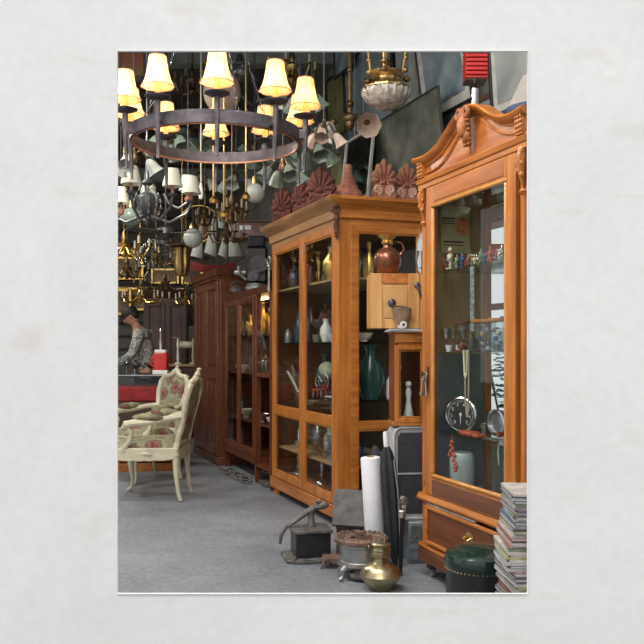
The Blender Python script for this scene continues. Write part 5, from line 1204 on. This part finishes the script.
# ------------------------------------------------------------------ inside the big honey cabinet
ware_prof = {'vase': [(0, 0), (.03, 0), (.034, .01), (.055, .07), (.05, .12), (.022, .16), (.02, .18), (.03, .2), (.026, .2), (.016, .18)],
 'jar': [(0, 0), (.045, 0), (.05, .01), (.05, .11), (.035, .13), (.038, .14), (.038, .155), (.012, .165), (.016, .18), (0, .19)],
 'bowl': [(0, 0), (.03, 0), (.03, .01), (.06, .035), (.075, .07), (.07, .07), (.05, .035), (0, .015)],
 'goblet': goblet(.17, .036), 'bottle': [(0, 0), (.034, 0), (.038, .01), (.038, .12), (.014, .17), (.013, .22), (.017, .225), (0, .23)],
 'candlestick': [(0, 0), (.05, 0), (.045, .012), (.014, .03), (.022, .06), (.01, .09), (.018, .15), (.01, .18), (.022, .2), (0, .2)],
 'cup': [(0, 0), (.022, 0), (.03, .03), (.034, .06), (.03, .06), (.02, .01), (0, .008)],
 'plate': [(0, 0), (.06, .0), (.1, .012), (.1, .016), (.06, .006), (0, .005)],
 'clock': [(0, 0), (.06, 0), (.06, .02), (.045, .03), (.05, .14), (.03, .19), (.01, .2), (.01, .23), (0, .24)]}
wcache = {}
SHELF = []
def local(frame, p): a, u, v = frame; d = Vector(p) - a; return d.dot(v), d.dot(u)
FR = {'big': (O, U, V, .07, .63, .10, 1.50), 'low': (row(.02, 1.68), U, V, .07, .50, .08, 1.64), 'arm': (A0, AU, AV, .058, .35, .06, 1.0)}
def shelf_settle(p, r):
    s_, t_ = local(FR['big'][:3], p)
    key = 'arm' if p[1] < 5.2 else ('low' if t_ > 1.64 and False else 'big')
    if p[1] >= 5.2 and SHELF_MODE[0] == 'low': key = 'low'
    a, u, v, xa, xb, ya, yb = FR[key]; x, y = local((a, u, v), p)
    best = None
    for i in range(2500):
        rad = .011 * (i ** .5); th = i * 2.4; xx = max(xa + r, min(xb - r, x + rad * math.cos(th))); yy = max(ya + r, min(yb - r, y + rad * math.sin(th)))
        if key == 'low' and abs(yy - .515) < .04 + r: continue
        if all(math.hypot(xx - q[1], yy - q[2]) > r + q[3] + .002 or abs(q[4] - p[2]) > .2 or q[0] != key for q in SHELF): best = (xx, yy); break
    if best is None: print('NO ROOM', p, key, r); best = (x, y)
    SHELF.append((key, best[0], best[1], r, p[2])); q = a + v * best[0] + u * best[1]
    return Vector((q.x, q.y, p[2] + .0015))
SHELF_MODE = ['big']
def reserve(p, r):
    key = 'arm' if p[1] < 5.2 else SHELF_MODE[0]; a, u, v = FR[key][:3]; x, y = local((a, u, v), p); SHELF.append((key, x, y, r, p[2]))
def goods(kind, m, loc, label, sc=1, cat=None, group=None):
    key = (kind, m.name)
    if key not in wcache:
        me = MB().lathe(ware_prof[kind], seg=22); bmesh.ops.recalc_face_normals(me.bm, faces=me.bm.faces[:]); d = bpy.data.meshes.new(kind); me.bm.to_mesh(d); me.bm.free(); d.materials.append(m); d.shade_smooth(); d.set_sharp_from_angle(angle=R(40)); wcache[key] = d
    o = bpy.data.objects.new(kind, wcache[key]); COL.objects.link(o); o.scale = (sc, sc, sc)
    r_ = max(q[0] for q in ware_prof[kind]) * sc
    return tag(o, label, cat or kind, group, loc=(shelf_settle(loc, r_) if kind != 'x' else loc))
def inrow(px, s, z): return row(s, row_t(px, s), z)
# top shelf 1.77
reserve(inrow(327, .22, .88), .075); reserve(inrow(299, .16, .88), .13); reserve(inrow(322, .12, .88), .075); reserve(inrow(287, .16, .42), .06)
reserve(inrow(287, .14, .88), .08)
it = [('bottle', bronze, 280, .16, 1.15, 'dark bronze bottle at the far left on the top shelf of the big cabinet'), ('vase', brass, 287, .22, .9, 'brass vase on the top shelf behind the left door of the big cabinet'), ('jar', iron, 294, .18, 1.1, 'black lidded jar on the top shelf behind the left door'),
 ('clock', copper, 312, .2, 1.1, 'coppery mantel clock on the top shelf behind the right door'), ('candlestick', gold, 319, .16, 1.3, 'gilt candlestick on the top shelf in the middle of the right door'), ('vase', gold, 329, .12, 1.3, 'gleaming gilt vase on the top shelf by the corner post'), ('jar', steel, 322, .3, 1.3, 'steel jar behind the gilt candlestick on the top shelf')]
for k, m, px, s, sc, lb in it: goods(k, m, inrow(px, s, 1.77), lb, sc)
it = [('bottle', tealg, 279, .2, 1.2, 'green bottle on the middle shelf behind the left door, far end'), ('bottle', mahog, 286, .2, 1.3, 'brown bottle on the middle shelf behind the left door'), ('clock', mahog, 293, .3, 1.3, 'dark mantel clock on the middle shelf behind the left door'), ('jar', steel, 289, .12, .7, 'small steel jar at the front of the middle shelf, left door'),
 ('vase', white, 326, .14, .9, 'white vase on the middle shelf behind the right door'), ('bowl', white, 332, .12, .8, 'white bowl on the middle shelf next to the corner post'), ('goblet', ware, 317, .18, 1.1, 'glass goblet on the middle shelf behind the right door'), ('bottle', bronze, 312, .25, 1.3, 'bronze bottle on the middle shelf just right of the door bead'), ('cup', opalg, 316, .12, 1, 'pale green cup on the middle shelf')]
for k, m, px, s, sc, lb in it: goods(k, m, inrow(px, s, 1.31), lb, sc)
t = thing('ostrich_egg_globe', 'round cream china globe on the lower middle shelf behind the right door', 'globe', inrow(327, .22, .8815)); MB().ell((0, 0, .21), (.068, .068, .066), 24, 14).build('ball', creamc, t); MB().lathe([(0, 0), (.05, 0), (.05, .02), (.02, .04), (.02, .12), (.04, .15), (0, .15)], seg=16).build('stand', mahog, t)
t = thing('photo_frame', 'white edged tablet-like photo frame leaning on the lower middle shelf', 'frame', inrow(299, .16, .895), ROW + R(75)); T = Rot(-28, 'X')
MB().box((-.13, 0, 0), (.13, .012, .20), T=T).build('edge', white, t, bevel=.003); MB().box((-.115, -.003, .02), (.115, 0, .185), T=T).build('picture_area', mat('blue_grey_photo', (.10, .12, .16), .2), t)
t = thing('wire_chair', 'miniature white wire chair with a round back in the lower middle shelf', 'toy chair', inrow(322, .12, .885), ROW - R(60))
b = MB(); b.tube(arc((0, 0, .12), .065, -40, 220, 18), .004, 6); b.tube(arc((0, 0, .12), .035, -60, 240, 14), .003, 5)
for k in range(5): a = R(10 + 40 * k); b.tube([(0, 0, .12), (.065 * math.cos(a), 0, .12 + .065 * math.sin(a))], .0025, 5)
b.build('back', steel, t); MB().lathe([(0, .055), (.06, .055), (.06, .065), (0, .068)], (0, -.03, 0), 18).build('seat', redbrown, t)
for x, y in ((-.04, 0), (.04, 0), (-.035, -.06), (.035, -.06)): MB().tube([(x, y, .06), (x * 1.2, y, 0)], .004, 5).build('leg', steel, t)
t = thing('linen_pile', 'low pile of white linen on the lower middle shelf behind the left door', 'linen', inrow(285, .16, .8815), ROW)
for k in range(2): MB().box((-.07 + .005 * k, -.09 + .01 * k, .014 * k), (.07, .09 - .006 * k, .014 * k + .012)).build('cloth', white, t, bevel=.003)
it = [('plate', white, 331, .12, .9, 'white plate on the lower middle shelf by the corner post'), ('cup', redbrown, 327, .28, 1.3, 'red-brown cup behind the miniature chair'), ('bowl', copper, 314, .3, 1, 'copper bowl on the lower middle shelf behind the right door')]
for k, m, px, s, sc, lb in it: goods(k, m, inrow(px, s, .885), lb, sc)
t = thing('oil_lamp', 'slender oil lamp with an opal glass globe on the bottom shelf behind the left door', 'lamp', inrow(287, .16, .4215)); MB().lathe([(0, 0), (.045, 0), (.03, .02), (.012, .06), (.03, .11), (.025, .14), (0, .15)], seg=16).build('font', silver, t); MB().lathe([(.02, .15), (.05, .19), (.055, .24), (.04, .28), (.018, .31), (.016, .36)], seg=20).build('glass_globe', opalg, t)
it = [('goblet', ware, 314, .12, 1.2, 'clear goblet on the bottom shelf just right of the door bead'), ('bowl', ware, 320, .14, 1.2, 'clear cut bowl on the bottom shelf behind the right door'), ('jar', crystal, 327, .14, 1.1, 'cut glass lidded jar on the bottom shelf behind the right door'), ('goblet', crystal, 331, .10, 1.1, 'cut glass goblet on the bottom shelf by the corner post'), ('vase', silver, 318, .3, 1.1, 'silver vase at the back of the bottom shelf, right door'), ('bottle', silver, 294, .22, 1, 'silver bottle on the bottom shelf behind the left door'), ('cup', silver, 298, .14, 1, 'silver cup on the bottom shelf beside the centre bead')]
for k, m, px, s, sc, lb in it: goods(k, m, inrow(px, s, .42), lb, sc)
for px, s, m, lb in ((322, .2, silver, 'tall silver candlestick on the cabinet floor behind the right door'), (288, .2, steel, 'steel candlestick on the cabinet floor behind the left door')):
    goods('candlestick', m, inrow(px, s, .175), lb, 1.0)
it = [('jar', bronze, 283, .4, 1.77, 1.6, 'large bronze jar at the back of the top shelf, left door'), ('clock', brass, 297, .45, 1.77, 1.3, 'brass clock at the back of the top shelf by the centre bead'), ('vase', copper, 308, .38, 1.77, 1.5, 'large coppery vase at the back of the top shelf, right door'),
 ('bottle', iron, 303 + 6, .14, 1.31, 1.0, 'black bottle at the front of the middle shelf by the centre bead'), ('clock', mahog, 321, .42, 1.31, 1.4, 'dark clock at the back of the middle shelf, right door'), ('jar', mahog, 329, .42, 1.31, 1.5, 'dark jar at the back of the middle shelf near the corner post'),
 ('jar', bronze, 284, .38, .88, 1.7, 'bronze jar at the back of the lower middle shelf, left door'), ('vase', tealg, 314, .44, .88, 1.7, 'teal vase at the back of the lower middle shelf'), ('clock', brass, 328, .42, .88, 1.3, 'brass clock behind the cream globe'),
 ('bowl', silver, 311, .26, .42, 1.3, 'silver bowl behind the clear goblet on the bottom shelf'), ('jar', ware, 282, .3, .42, 1.3, 'clear lidded jar at the far end of the bottom shelf'), ('vase', creamc, 330, .34, .42, 1.0, 'cream vase at the back of the bottom shelf near the corner post')]
for k, m, px, s, z, sc, lb in it: goods(k, m, inrow(px, min(s, .30), z), lb, sc)
# near end, seen through the side frame
nr = lambda x, y, z: row(x, y, z)
for k, m, x, y, z, sc, lb in (('vase', crystal, .2, .14, 1.77, 1.4, 'cut glass vase behind the side pane, left of the copper jug'), ('bottle', gold, .26, .2, 1.77, 1.2, 'gilt bottle behind the side pane near the copper jug'), ('jar', iron, .5, .2, 1.77, 1.5, 'black jar on the top shelf behind the oval tray'),
    ('vase', tealg, .34, .14, .885, 2.0, 'large teal glazed vase behind the side pane'), ('bottle', mahog, .24, .16, .885, 1.7, 'dark red bottle behind the side pane left of the teal vase'), ('bottle', white, .40, .09, .885, 1.1, 'white bottle in front of the teal vase'), ('cup', gold, .42, .18, .885, 1.2, 'small gilt cup behind the side pane'), ('cup', white, .18, .10, .885, 1.2, 'white cup behind the side pane near the corner post'),
    ('bowl', creamc, .27, .12, 1.31, .9, 'cream bowl on the glass shelf above the teal vase'), ('jar', bluegl, .2, .14, .42, 1.2, 'dark blue jar low behind the side pane'), ('bowl', steel, .3, .16, .42, 1.1, 'steel bowl low behind the side pane')):
    goods(k, m, nr(x, y, z), lb, sc)

# ------------------------------------------------------------------ inside the armoire
def ina(px, x, z): return arm(x, arm_y(px, x), z + .0015)
for px, x, z, r in ((463, .10, 1.238, .055), (484, .12, 1.238, .07), (501, .12, 1.238, .07), (461, .115, .808, .095), (462, .05, .808, .06), (470, .05, .808, .06), (497, .12, .808, .09), (462, .16, .466, .08)): reserve(ina(px, x, z), r)
fig_m = [mat('toy_red', (.45, .06, .04), .5), bluegl, mat('toy_green', (.10, .2, .08), .5), silver, creamc, mat('toy_brown', (.2, .1, .05), .5)]
rnd = random.Random(5)
fpx = [443, 446, 450, 455, 459, 463, 467, 471, 475, 479, 483, 487, 491, 495, 499, 503]
figp = []
for k in range(6):
    b = MB(); b.mi = 0; b.lathe([(0, 0), (.014, 0), (.014, .003), (0, .003)], seg=10)
    for s_ in (1, -1): b.tube([(s_ * .004, 0, .003), (s_ * .004, 0, .025)], .0035, 6)
    b.lathe([(0, .022), (.008, .024), (.009, .035), (.011, .043), (.004, .049), (0, .05)], seg=10)
    for s_ in (1, -1): b.tube([(s_ * .010, 0, .043), (s_ * .015, -.003, .034), (s_ * .012, -.010, .03)], .003, 5)
    if k % 2: b.tube([(.013, -.01, .01), (.013, -.01, .07)], .0015, 4)
    b.mi = 1; b.ell((0, 0, .056), (.006, .006, .0075), 8, 6); b.mi = 0; b.lathe([(.007, .059), (.006, .066), (0, .069)], seg=8)
    bmesh.ops.recalc_face_normals(b.bm, faces=b.bm.faces[:]); me = bpy.data.meshes.new('toy_soldier'); b.bm.to_mesh(me); b.bm.free(); me.materials.append(fig_m[k]); me.materials.append(skin); me.shade_smooth(); figp.append(me)
for k, px in enumerate(fpx):
    for row_ in range(2):
        o = bpy.data.objects.new('toy_soldier', figp[(k * 5 + row_ * 2) % 6]); COL.objects.link(o)
        sc = rnd.uniform(.75, 1.15)
        if k == 2 and row_ == 0: sc = 1.75
        o.scale = (sc, sc, sc); o.rotation_euler = (0, 0, AR + R(-90 + rnd.uniform(-30, 30)))
        tag(o, 'tiny painted toy soldier among the row on the top glass shelf of the armoire', 'toy soldier', 'toy soldiers on the top glass shelf', loc=arm(.085 + .08 * row_ + rnd.uniform(-.01, .01), min(.985, arm_y(px, .085)), 1.6865))
        if sc > 1.5: o['label'] = 'tallest toy soldier near the left end of the top glass shelf'; del o['group']
# poster with a red flower
t = thing('poster', 'yellowish printed card with a red flower on the inner left wall of the armoire', 'poster', arm(.185, 1.02, 1.79), AR); t.scale = (.78, 1, .78)
MB().box((-.115, 0, 0), (.115, .006, .34), T=Rot(-4, 'X')).build('card', mat('yellow_card', (.48, .42, .20), .6, var=.08), t, smooth=False)
b = MB(Rot(-4, 'X'))
for z in (.245, .228, .212, .075, .055): b.box((-.10, -.002, z), (.0 if z > .1 else .06, 0, z + (.012 if z in (.245, .075) else .006)))
b.build('print_lines', blk, t, smooth=False)
b = MB(Rot(-4, 'X'))
for k in range(7): a = 2 * PI * k / 7; b.ell((.06 + .032 * math.cos(a), -.004, .20 + .036 * math.sin(a)), (.03, .004, .03), 10, 6)
b.build('red_flower', pinkflower, t)
t = thing('silver_dagger', 'blue and silver ribbon hanging from the top glass shelf in the armoire', 'ribbon', ina(472, .06, 1.674), AR)
b = MB(); b.box((0, -.02, -.33), (.004, .02, 0)); b.build('ribbon', mat('blue_silver_ribbon', (.12, .17, .22), .3, .5, scale=12, stretch=(1, 1, 4), col2=(.5, .55, .58)), t); t.name = 'hanging_ribbon'
# lanterns / jars on the middle shelf 1.238
def sandglass(px, x, lb, m1=mahog):
    t = thing('hourglass', lb, 'hourglass', ina(px, x, 1.238), AR)
    for z in (0, .148): MB().lathe([(0, z), (.05, z), (.05, z + .012), (0, z + .012)], seg=20).build('end_disc', m1, t)
    for k in range(3): a = 2 * PI * k / 3 + .6; MB().tube([(.042 * math.cos(a), .042 * math.sin(a), .01), (.042 * math.cos(a), .042 * math.sin(a), .15)], .004, 6).build('post', m1, t)
    MB().lathe([(0, .012), (.03, .02), (.034, .045), (.006, .08), (.034, .115), (.03, .14), (0, .148)], seg=20).build('glass', ware, t)
    MB().lathe([(0, .013), (.026, .02), (.028, .036), (0, .055)], seg=16).build('sand', mat('red_sand', (.25, .05, .03), .8), t)
sandglass(463, .10, 'hourglass with a dark wooden frame and red sand on the middle shelf of the armoire')
for px, x, lb in ((484, .12, 'glass jar with an orange wooden lid, left of two on the middle shelf'), (501, .12, 'glass jar with an orange wooden lid, right of two on the middle shelf')):
    t = thing('lidded_jar', lb, 'jar', ina(px, x, 1.238), AR); MB().lathe([(0, 0), (.055, 0), (.06, .01), (.06, .145), (.056, .15)], seg=26).build('glass', ware, t); MB().lathe([(0, .15), (.066, .15), (.068, .156), (.066, .166), (0, .168)], seg=26).build('wooden_lid', honeyF, t)
    for k in range(5): MB().ell((.025 * math.cos(k * 1.3), .025 * math.sin(k * 1.3), .02 + .024 * k), (.016, .016, .013), 8, 6).build('trinket', [white, silver, bluegl, gold, white][k], t)
for k, (kind, m, px, x, sc, lb) in enumerate([('cup', white, 446, .06, .6, 'tiny white cup at the left end of the middle shelf in the armoire'), ('cup', white, 451, .09, .6, 'second tiny white cup at the left of the middle shelf'), ('goblet', ware, 443, .14, .7, 'small glass goblet at the far left of the middle shelf'), ('goblet', ware, 455, .2, .75, 'small glass goblet behind the hourglass'), ('bowl', ware, 473, .07, .7, 'small glass bowl in front of the left lidded jar'),
    ('cup', crystal, 478, .05, .8, 'cut glass cup in front of the left lidded jar'), ('goblet', crystal, 490, .05, .6, 'cut glass goblet between the two lidded jars'), ('bottle', bluegl, 496, .05, .35, 'small dark blue bottle before the right lidded jar'), ('cup', gold, 503, .04, .6, 'tiny gilt cup before the right lidded jar'), ('bowl', ware, 468, .2, .9, 'glass bowl at the back of the middle shelf'), ('jar', crystal, 492, .25, .7, 'cut glass jar behind the two wooden lidded jars'), ('goblet', crystal, 448, .1, .75, 'cut glass goblet between the tiny white cups'), ('bottle', ware, 470, .16, .6, 'small clear bottle between the hourglass and left lidded jar'), ('vase', ware, 478, .26, .7, 'clear glass vase at the back of the middle shelf'), ('cup', silver, 458, .05, .6, 'tiny silver cup right before the hourglass')]):
    goods(kind, m, ina(px, x, 1.238), lb, sc)
# pale necklace hanging on a stand from the shelf
t = thing('bead_necklace', 'long pale bead necklace hanging from the middle glass shelf of the armoire', 'necklace', ina(467, .035, 1.243), AR)
b = MB(Rot(-90, 'Z'))
for s_ in (1, -1):
    for k in range(34): b.ell((s_ * .018 * (1 - max(0, (k - 20) / 14) ** 1.5 * .9), .0, -.010 * k), (.0048, .0048, .0058), 6, 4)
b.build('long_strand', cream, t)
b = MB(Rot(-90, 'Z'))
for s_ in (1, -1):
    for k in range(14): b.ell((s_ * (.020 - .0008 * k), -.008, -.009 * k), (.006, .006, .007), 6, 4)
b.ell((0, -.008, -.125), (.010, .008, .014)); b.build('short_strand', creamc, t)
# dial gauge
t = thing('dial_gauge', 'round black dial gauge with a chrome rim on the lower shelf of the armoire', 'gauge', ina(461, .115, .808 + .096), AR + R(-90) + R(34)); t.scale = (1.08, 1.08, 1.08)
T = Rot(90, 'X')
MB(T).lathe([(0, -.03), (.075, -.03), (.08, 0), (.0, .0)], seg=36).build('case', chrome, t); MB(T).lathe([(0, .002), (.076, .002), (.076, 0), (0, 0)], seg=36).build('dial', blk, t)
MB(T).lathe([(.076, -.004), (.087, .0), (.087, .008), (.080, .012), (.076, .006)], seg=40).build('rim', chrome, t)
b = MB(T)
for k in range(40):
    a = R(-50 + 280 / 39 * k); l_ = .012 if k % 4 == 0 else .006; d = Vector((math.cos(a), math.sin(a), 0)); e_ = Vector((-d.y, d.x, 0)) * .0011; z_ = Vector((0, 0, .0032))
    b._f([b._v(d * .070 - e_ + z_), b._v(d * .070 + e_ + z_), b._v(d * (.070 - l_) + e_ + z_), b._v(d * (.070 - l_) - e_ + z_)])
b.tube([(0, .01, .006), (0, -.05, .006)], [.003, .001], 5); b.lathe([(0, .004), (.007, .004), (.006, .009), (0, .009)], seg=12); b.build('pointer_and_ticks', whitep, t)
for k in range(8):
    a = R(230 - 280 / 7 * k); cu = bpy.data.curves.new('numeral', 'FONT'); cu.body = str(k); cu.size = .022; cu.align_x = 'CENTER'; cu.align_y = 'CENTER'; cu.extrude = .0004
    tmpo = bpy.data.objects.new('n', cu); COL.objects.link(tmpo); me = bpy.data.meshes.new_from_object(tmpo.evaluated_get(bpy.context.evaluated_depsgraph_get())); bpy.data.objects.remove(tmpo)
    me.materials.append(whitep); o = bpy.data.objects.new('numeral', me); COL.objects.link(o); o.parent = t; o.rotation_euler = (R(90), 0, 0); o.location = (.050 * math.cos(a), -.0035, .050 * math.sin(a))
# leather cases, tray, camera etc on the shelf .808
t = thing('leather_case', 'red-brown leather case lying in front of the dial gauge', 'case', ina(464, .055, .808), AR + R(-92))
MB().box((-.03, -.02, 0), (.10, .045, .026)).build('body', redbrown, t, bevel=.01); MB().box((.105, -.015, 0), (.17, .045, .02)).build('flap', redbrown, t, bevel=.008)
t = thing('steel_tray', 'thin bright steel tray jutting over the edge of the lower shelf of the armoire', 'tray', ina(497, .11, .808), AR + R(-90))
b = MB(); b.box((-.11, -.05, 0), (.14, .10, .004)); b.box((-.11, -.05, .004), (.14, -.046, .014)); b.box((-.11, .096, .004), (.14, .1, .014)); b.build('sheet', chrome, t, bevel=.001)
t = thing('folding_camera', 'black camera with a big chrome ringed lens at the right of the lower shelf', 'camera', ina(498, .13, .824), AR + R(-90) + R(10))
MB().box((-.10, 0, 0), (.03, .06, .12)).build('body', blk, t, bevel=.008); MB(Tr((.03, -.03, .07)) @ Rot(90, 'X')).lathe([(0, -.03), (.058, -.03), (.062, 0), (.054, .004), (0, .004)], seg=30).build('lens', mat('lens_glass', (.2, .22, .24), .08, .5, coat=1), t); MB(Tr((.03, -.03, .07)) @ Rot(90, 'X')).lathe([(.054, .0), (.064, .0), (.064, .012), (.056, .014), (.054, .0)], seg=30).build('lens_rim', chrome, t)
for kind, m, px, x, sc, lb in [('cup', crystal, 484, .14, .9, 'cut glass cup behind the steel tray'), ('goblet', ware, 489, .17, .7, 'small goblet behind the steel tray'), ('cup', redbrown, 488, .04, .45, 'small red-brown cup on the steel tray'), ('cup', silver, 480, .2, .8, 'silver cup behind the leather case'), ('jar', steel, 447, .16, .9, 'steel jar behind the dial gauge')]:
    goods(kind, m, ina(px, x, .808 if kind != 'cup' or px != 488 else .825), lb, sc)
t = thing('small_pistol', 'small steel hand drill hanging from the steel tray on the lower shelf', 'hand drill', ina(502, .03, .795), AR + R(-90)); t.name = 'hand_drill'
b = MB(); b.tube([(-.02, 0, .012), (.03, 0, .01), (.05, 0, .03)], .010, 8); b.tube([(-.02, 0, .01), (-.03, 0, -.03), (-.025, 0, -.09)], [.010, .009, .006], 7); b.lathe([(0, 0), (.018, 0), (.018, .02), (0, .02)], (.01, 0, .01), 14); b.build('body', steel, t)
# bottom: white jar with red beads, small silver
t = thing('white_jar', 'tall pale blue-white ceramic jar at the bottom of the armoire', 'jar', ina(462, .16, .466)); t.scale = (.9, .9, .78); MB().lathe([(0, 0), (.06, 0), (.068, .02), (.076, .14), (.076, .24), (.066, .28), (.056, .29), (.052, .28)], seg=32).build('body', mat('pale_blue_ceramic', (.50, .56, .58), .3, var=.05), t)
t = thing('coral_beads', 'string of red-orange beads hanging from the lower shelf above the white jar', 'beads', ina(452, .06, .798), AR)
b = MB()
for k, (y, z) in enumerate(((0, -.04), (.012, -.06), (-.01, -.075), (.014, -.09), (-.012, -.105), (-.03, -.11), (.02, -.10), (-.02, -.135), (-.036, -.15), (-.03, -.17), (-.05, -.165), (.03, -.115), (-.04, -.185))): b.ell((0, y, z), .011, 8, 6)
b.tube([(0, 0, 0), (0, 0, -.05), (0, -.03, -.12), (0, -.04, -.18)], .002, 4); b.build('beads', mat('coral', (.5, .08, .04), .4), t)
for kind, m, px, x, sc, lb in [('cup', brass, 474, .06, .7, 'small brass cup at the bottom of the armoire'), ('bowl', silver, 480, .08, .6, 'small silver bowl at the bottom of the armoire'), ('cup', brass, 485, .05, .6, 'tiny brass cup right of the small silver bowl'), ('bowl', brass, 492, .09, .6, 'small brass bowl at the bottom of the armoire'), ('bowl', ware, 499, .14, 1.3, 'large clear glass bowl at the bottom right of the armoire'), ('cup', silver, 497, .04, .55, 'tiny silver cup before the large clear bowl')]:
    goods(kind, m, ina(px, x, .466), lb, sc)

# ------------------------------------------------------------------ inside the glazed cabinet
SHELF_MODE[0] = 'low'
for k, (kind, m, px, s, z, sc, lb) in enumerate([('jar', crystal, 229, .16, 1.4, 1.1, 'cut glass jar on the top shelf of the glazed cabinet, far door'), ('vase', gold, 245, .18, 1.4, 1.2, 'gilt vase on the top shelf of the glazed cabinet, middle door'), ('jar', brass, 240, .3, 1.4, 1.4, 'brass jar on the top shelf of the glazed cabinet'), ('bottle', gold, 263, .2, 1.4, 1.4, 'gilt bottle on the top shelf of the glazed cabinet, near bay'), ('clock', brass, 250, .35, 1.4, 1.3, 'brass clock on the top shelf of the glazed cabinet'),
    ('bowl', creamc, 230, .15, 1.02, 1, 'cream bowl in the glazed cabinet behind the far door'), ('vase', silver, 259, .14, 1.04, 1.2, 'silver vase on the shelf in the near bay of the glazed cabinet'), ('jar', steel, 266, .14, 1.04, .9, 'steel jar in the near bay of the glazed cabinet'), ('bottle', tealg, 246, .2, 1.02, 1.2, 'green bottle behind the middle door of the glazed cabinet'),
    ('bowl', white, 268, .12, .55, 1.0, 'white bowl in the near bay low in the glazed cabinet'), ('bowl', silver, 262, .14, .55, 1.1, 'silver bowl in the near bay low in the glazed cabinet'), ('bowl', creamc, 247, .16, .55, 1.2, 'cream bowl low behind the middle door of the glazed cabinet'), ('jar', iron, 230, .16, .55, 1.2, 'dark jar low behind the far door of the glazed cabinet')]):
    goods(kind, m, inrow(px, s + .02, z), lb, sc)
t = thing('iron_scales', 'black iron scales standing on the floor under the near bay of the glazed cabinet', 'scales', row(.10, 1.95, 0.0), ROW); MB().box((-.08, -.1, 0), (.1, .12, .04)).build('base', castiron, t, bevel=.005); b = MB(); b.tube([(0, 0, .04), (0, 0, .12)], .012, 7); b.lathe([(0, .12), (.08, .125), (.09, .14), (0, .13)], seg=16); b.build('pan', castiron, t)
t = thing('coiled_cable', 'tangle of dark cable lying under the glazed cabinet doors', 'cable', row(-.12, 2.45, 0), ROW); b = MB()
b.tube([(.03 + .05 * math.sin(k * 1.7), -.4 + .034 * k, .012 + .012 * (1 + math.sin(k * 2.3))) for k in range(30)], .009, 5); b.tube([(.05 + .05 * math.cos(k * 1.3), -.3 + .03 * k, .02 + .018 * (1 + math.cos(k * 1.9))) for k in range(26)], .008, 5); b.build('cord', castiron, t)
# ------------------------------------------------------------------ light, sky, camera
wld = bpy.data.worlds.new('sky'); scene.world = wld; wld.use_nodes = True
bg = wld.node_tree.nodes['Background']; bg.inputs['Color'].default_value = (.97, .98, 1.0, 1); bg.inputs['Strength'].default_value = .93
s = light('SUN', (0, 0, 6), 1.1, (1, .96, .9), name='soft_sun'); s.data.angle = R(40); s.rotation_euler = (R(48), 0, R(-20))
cam = bpy.data.cameras.new('camera'); co = bpy.data.objects.new('camera', cam); COL.objects.link(co)
co.location = (0, 0, EYE); co.rotation_euler = (R(90), 0, 0)
cam.sensor_fit = 'HORIZONTAL'; cam.sensor_width = 36; cam.lens = 36 * F / 644; cam.shift_y = (HY - 322) / 644; cam.clip_end = 60
cam.shift_x = 0
scene.camera = co
scene.view_settings.view_transform = 'Standard'; scene.view_settings.look = 'None'; scene.view_settings.gamma = 1
scene.view_settings.exposure = 0; scene.view_settings.use_curve_mapping = False
scene.cycles.transparent_max_bounces = 24; scene.cycles.max_bounces = 7; scene.cycles.diffuse_bounces = 3; scene.cycles.glossy_bounces = 4
scene.cycles.sample_clamp_indirect = 4
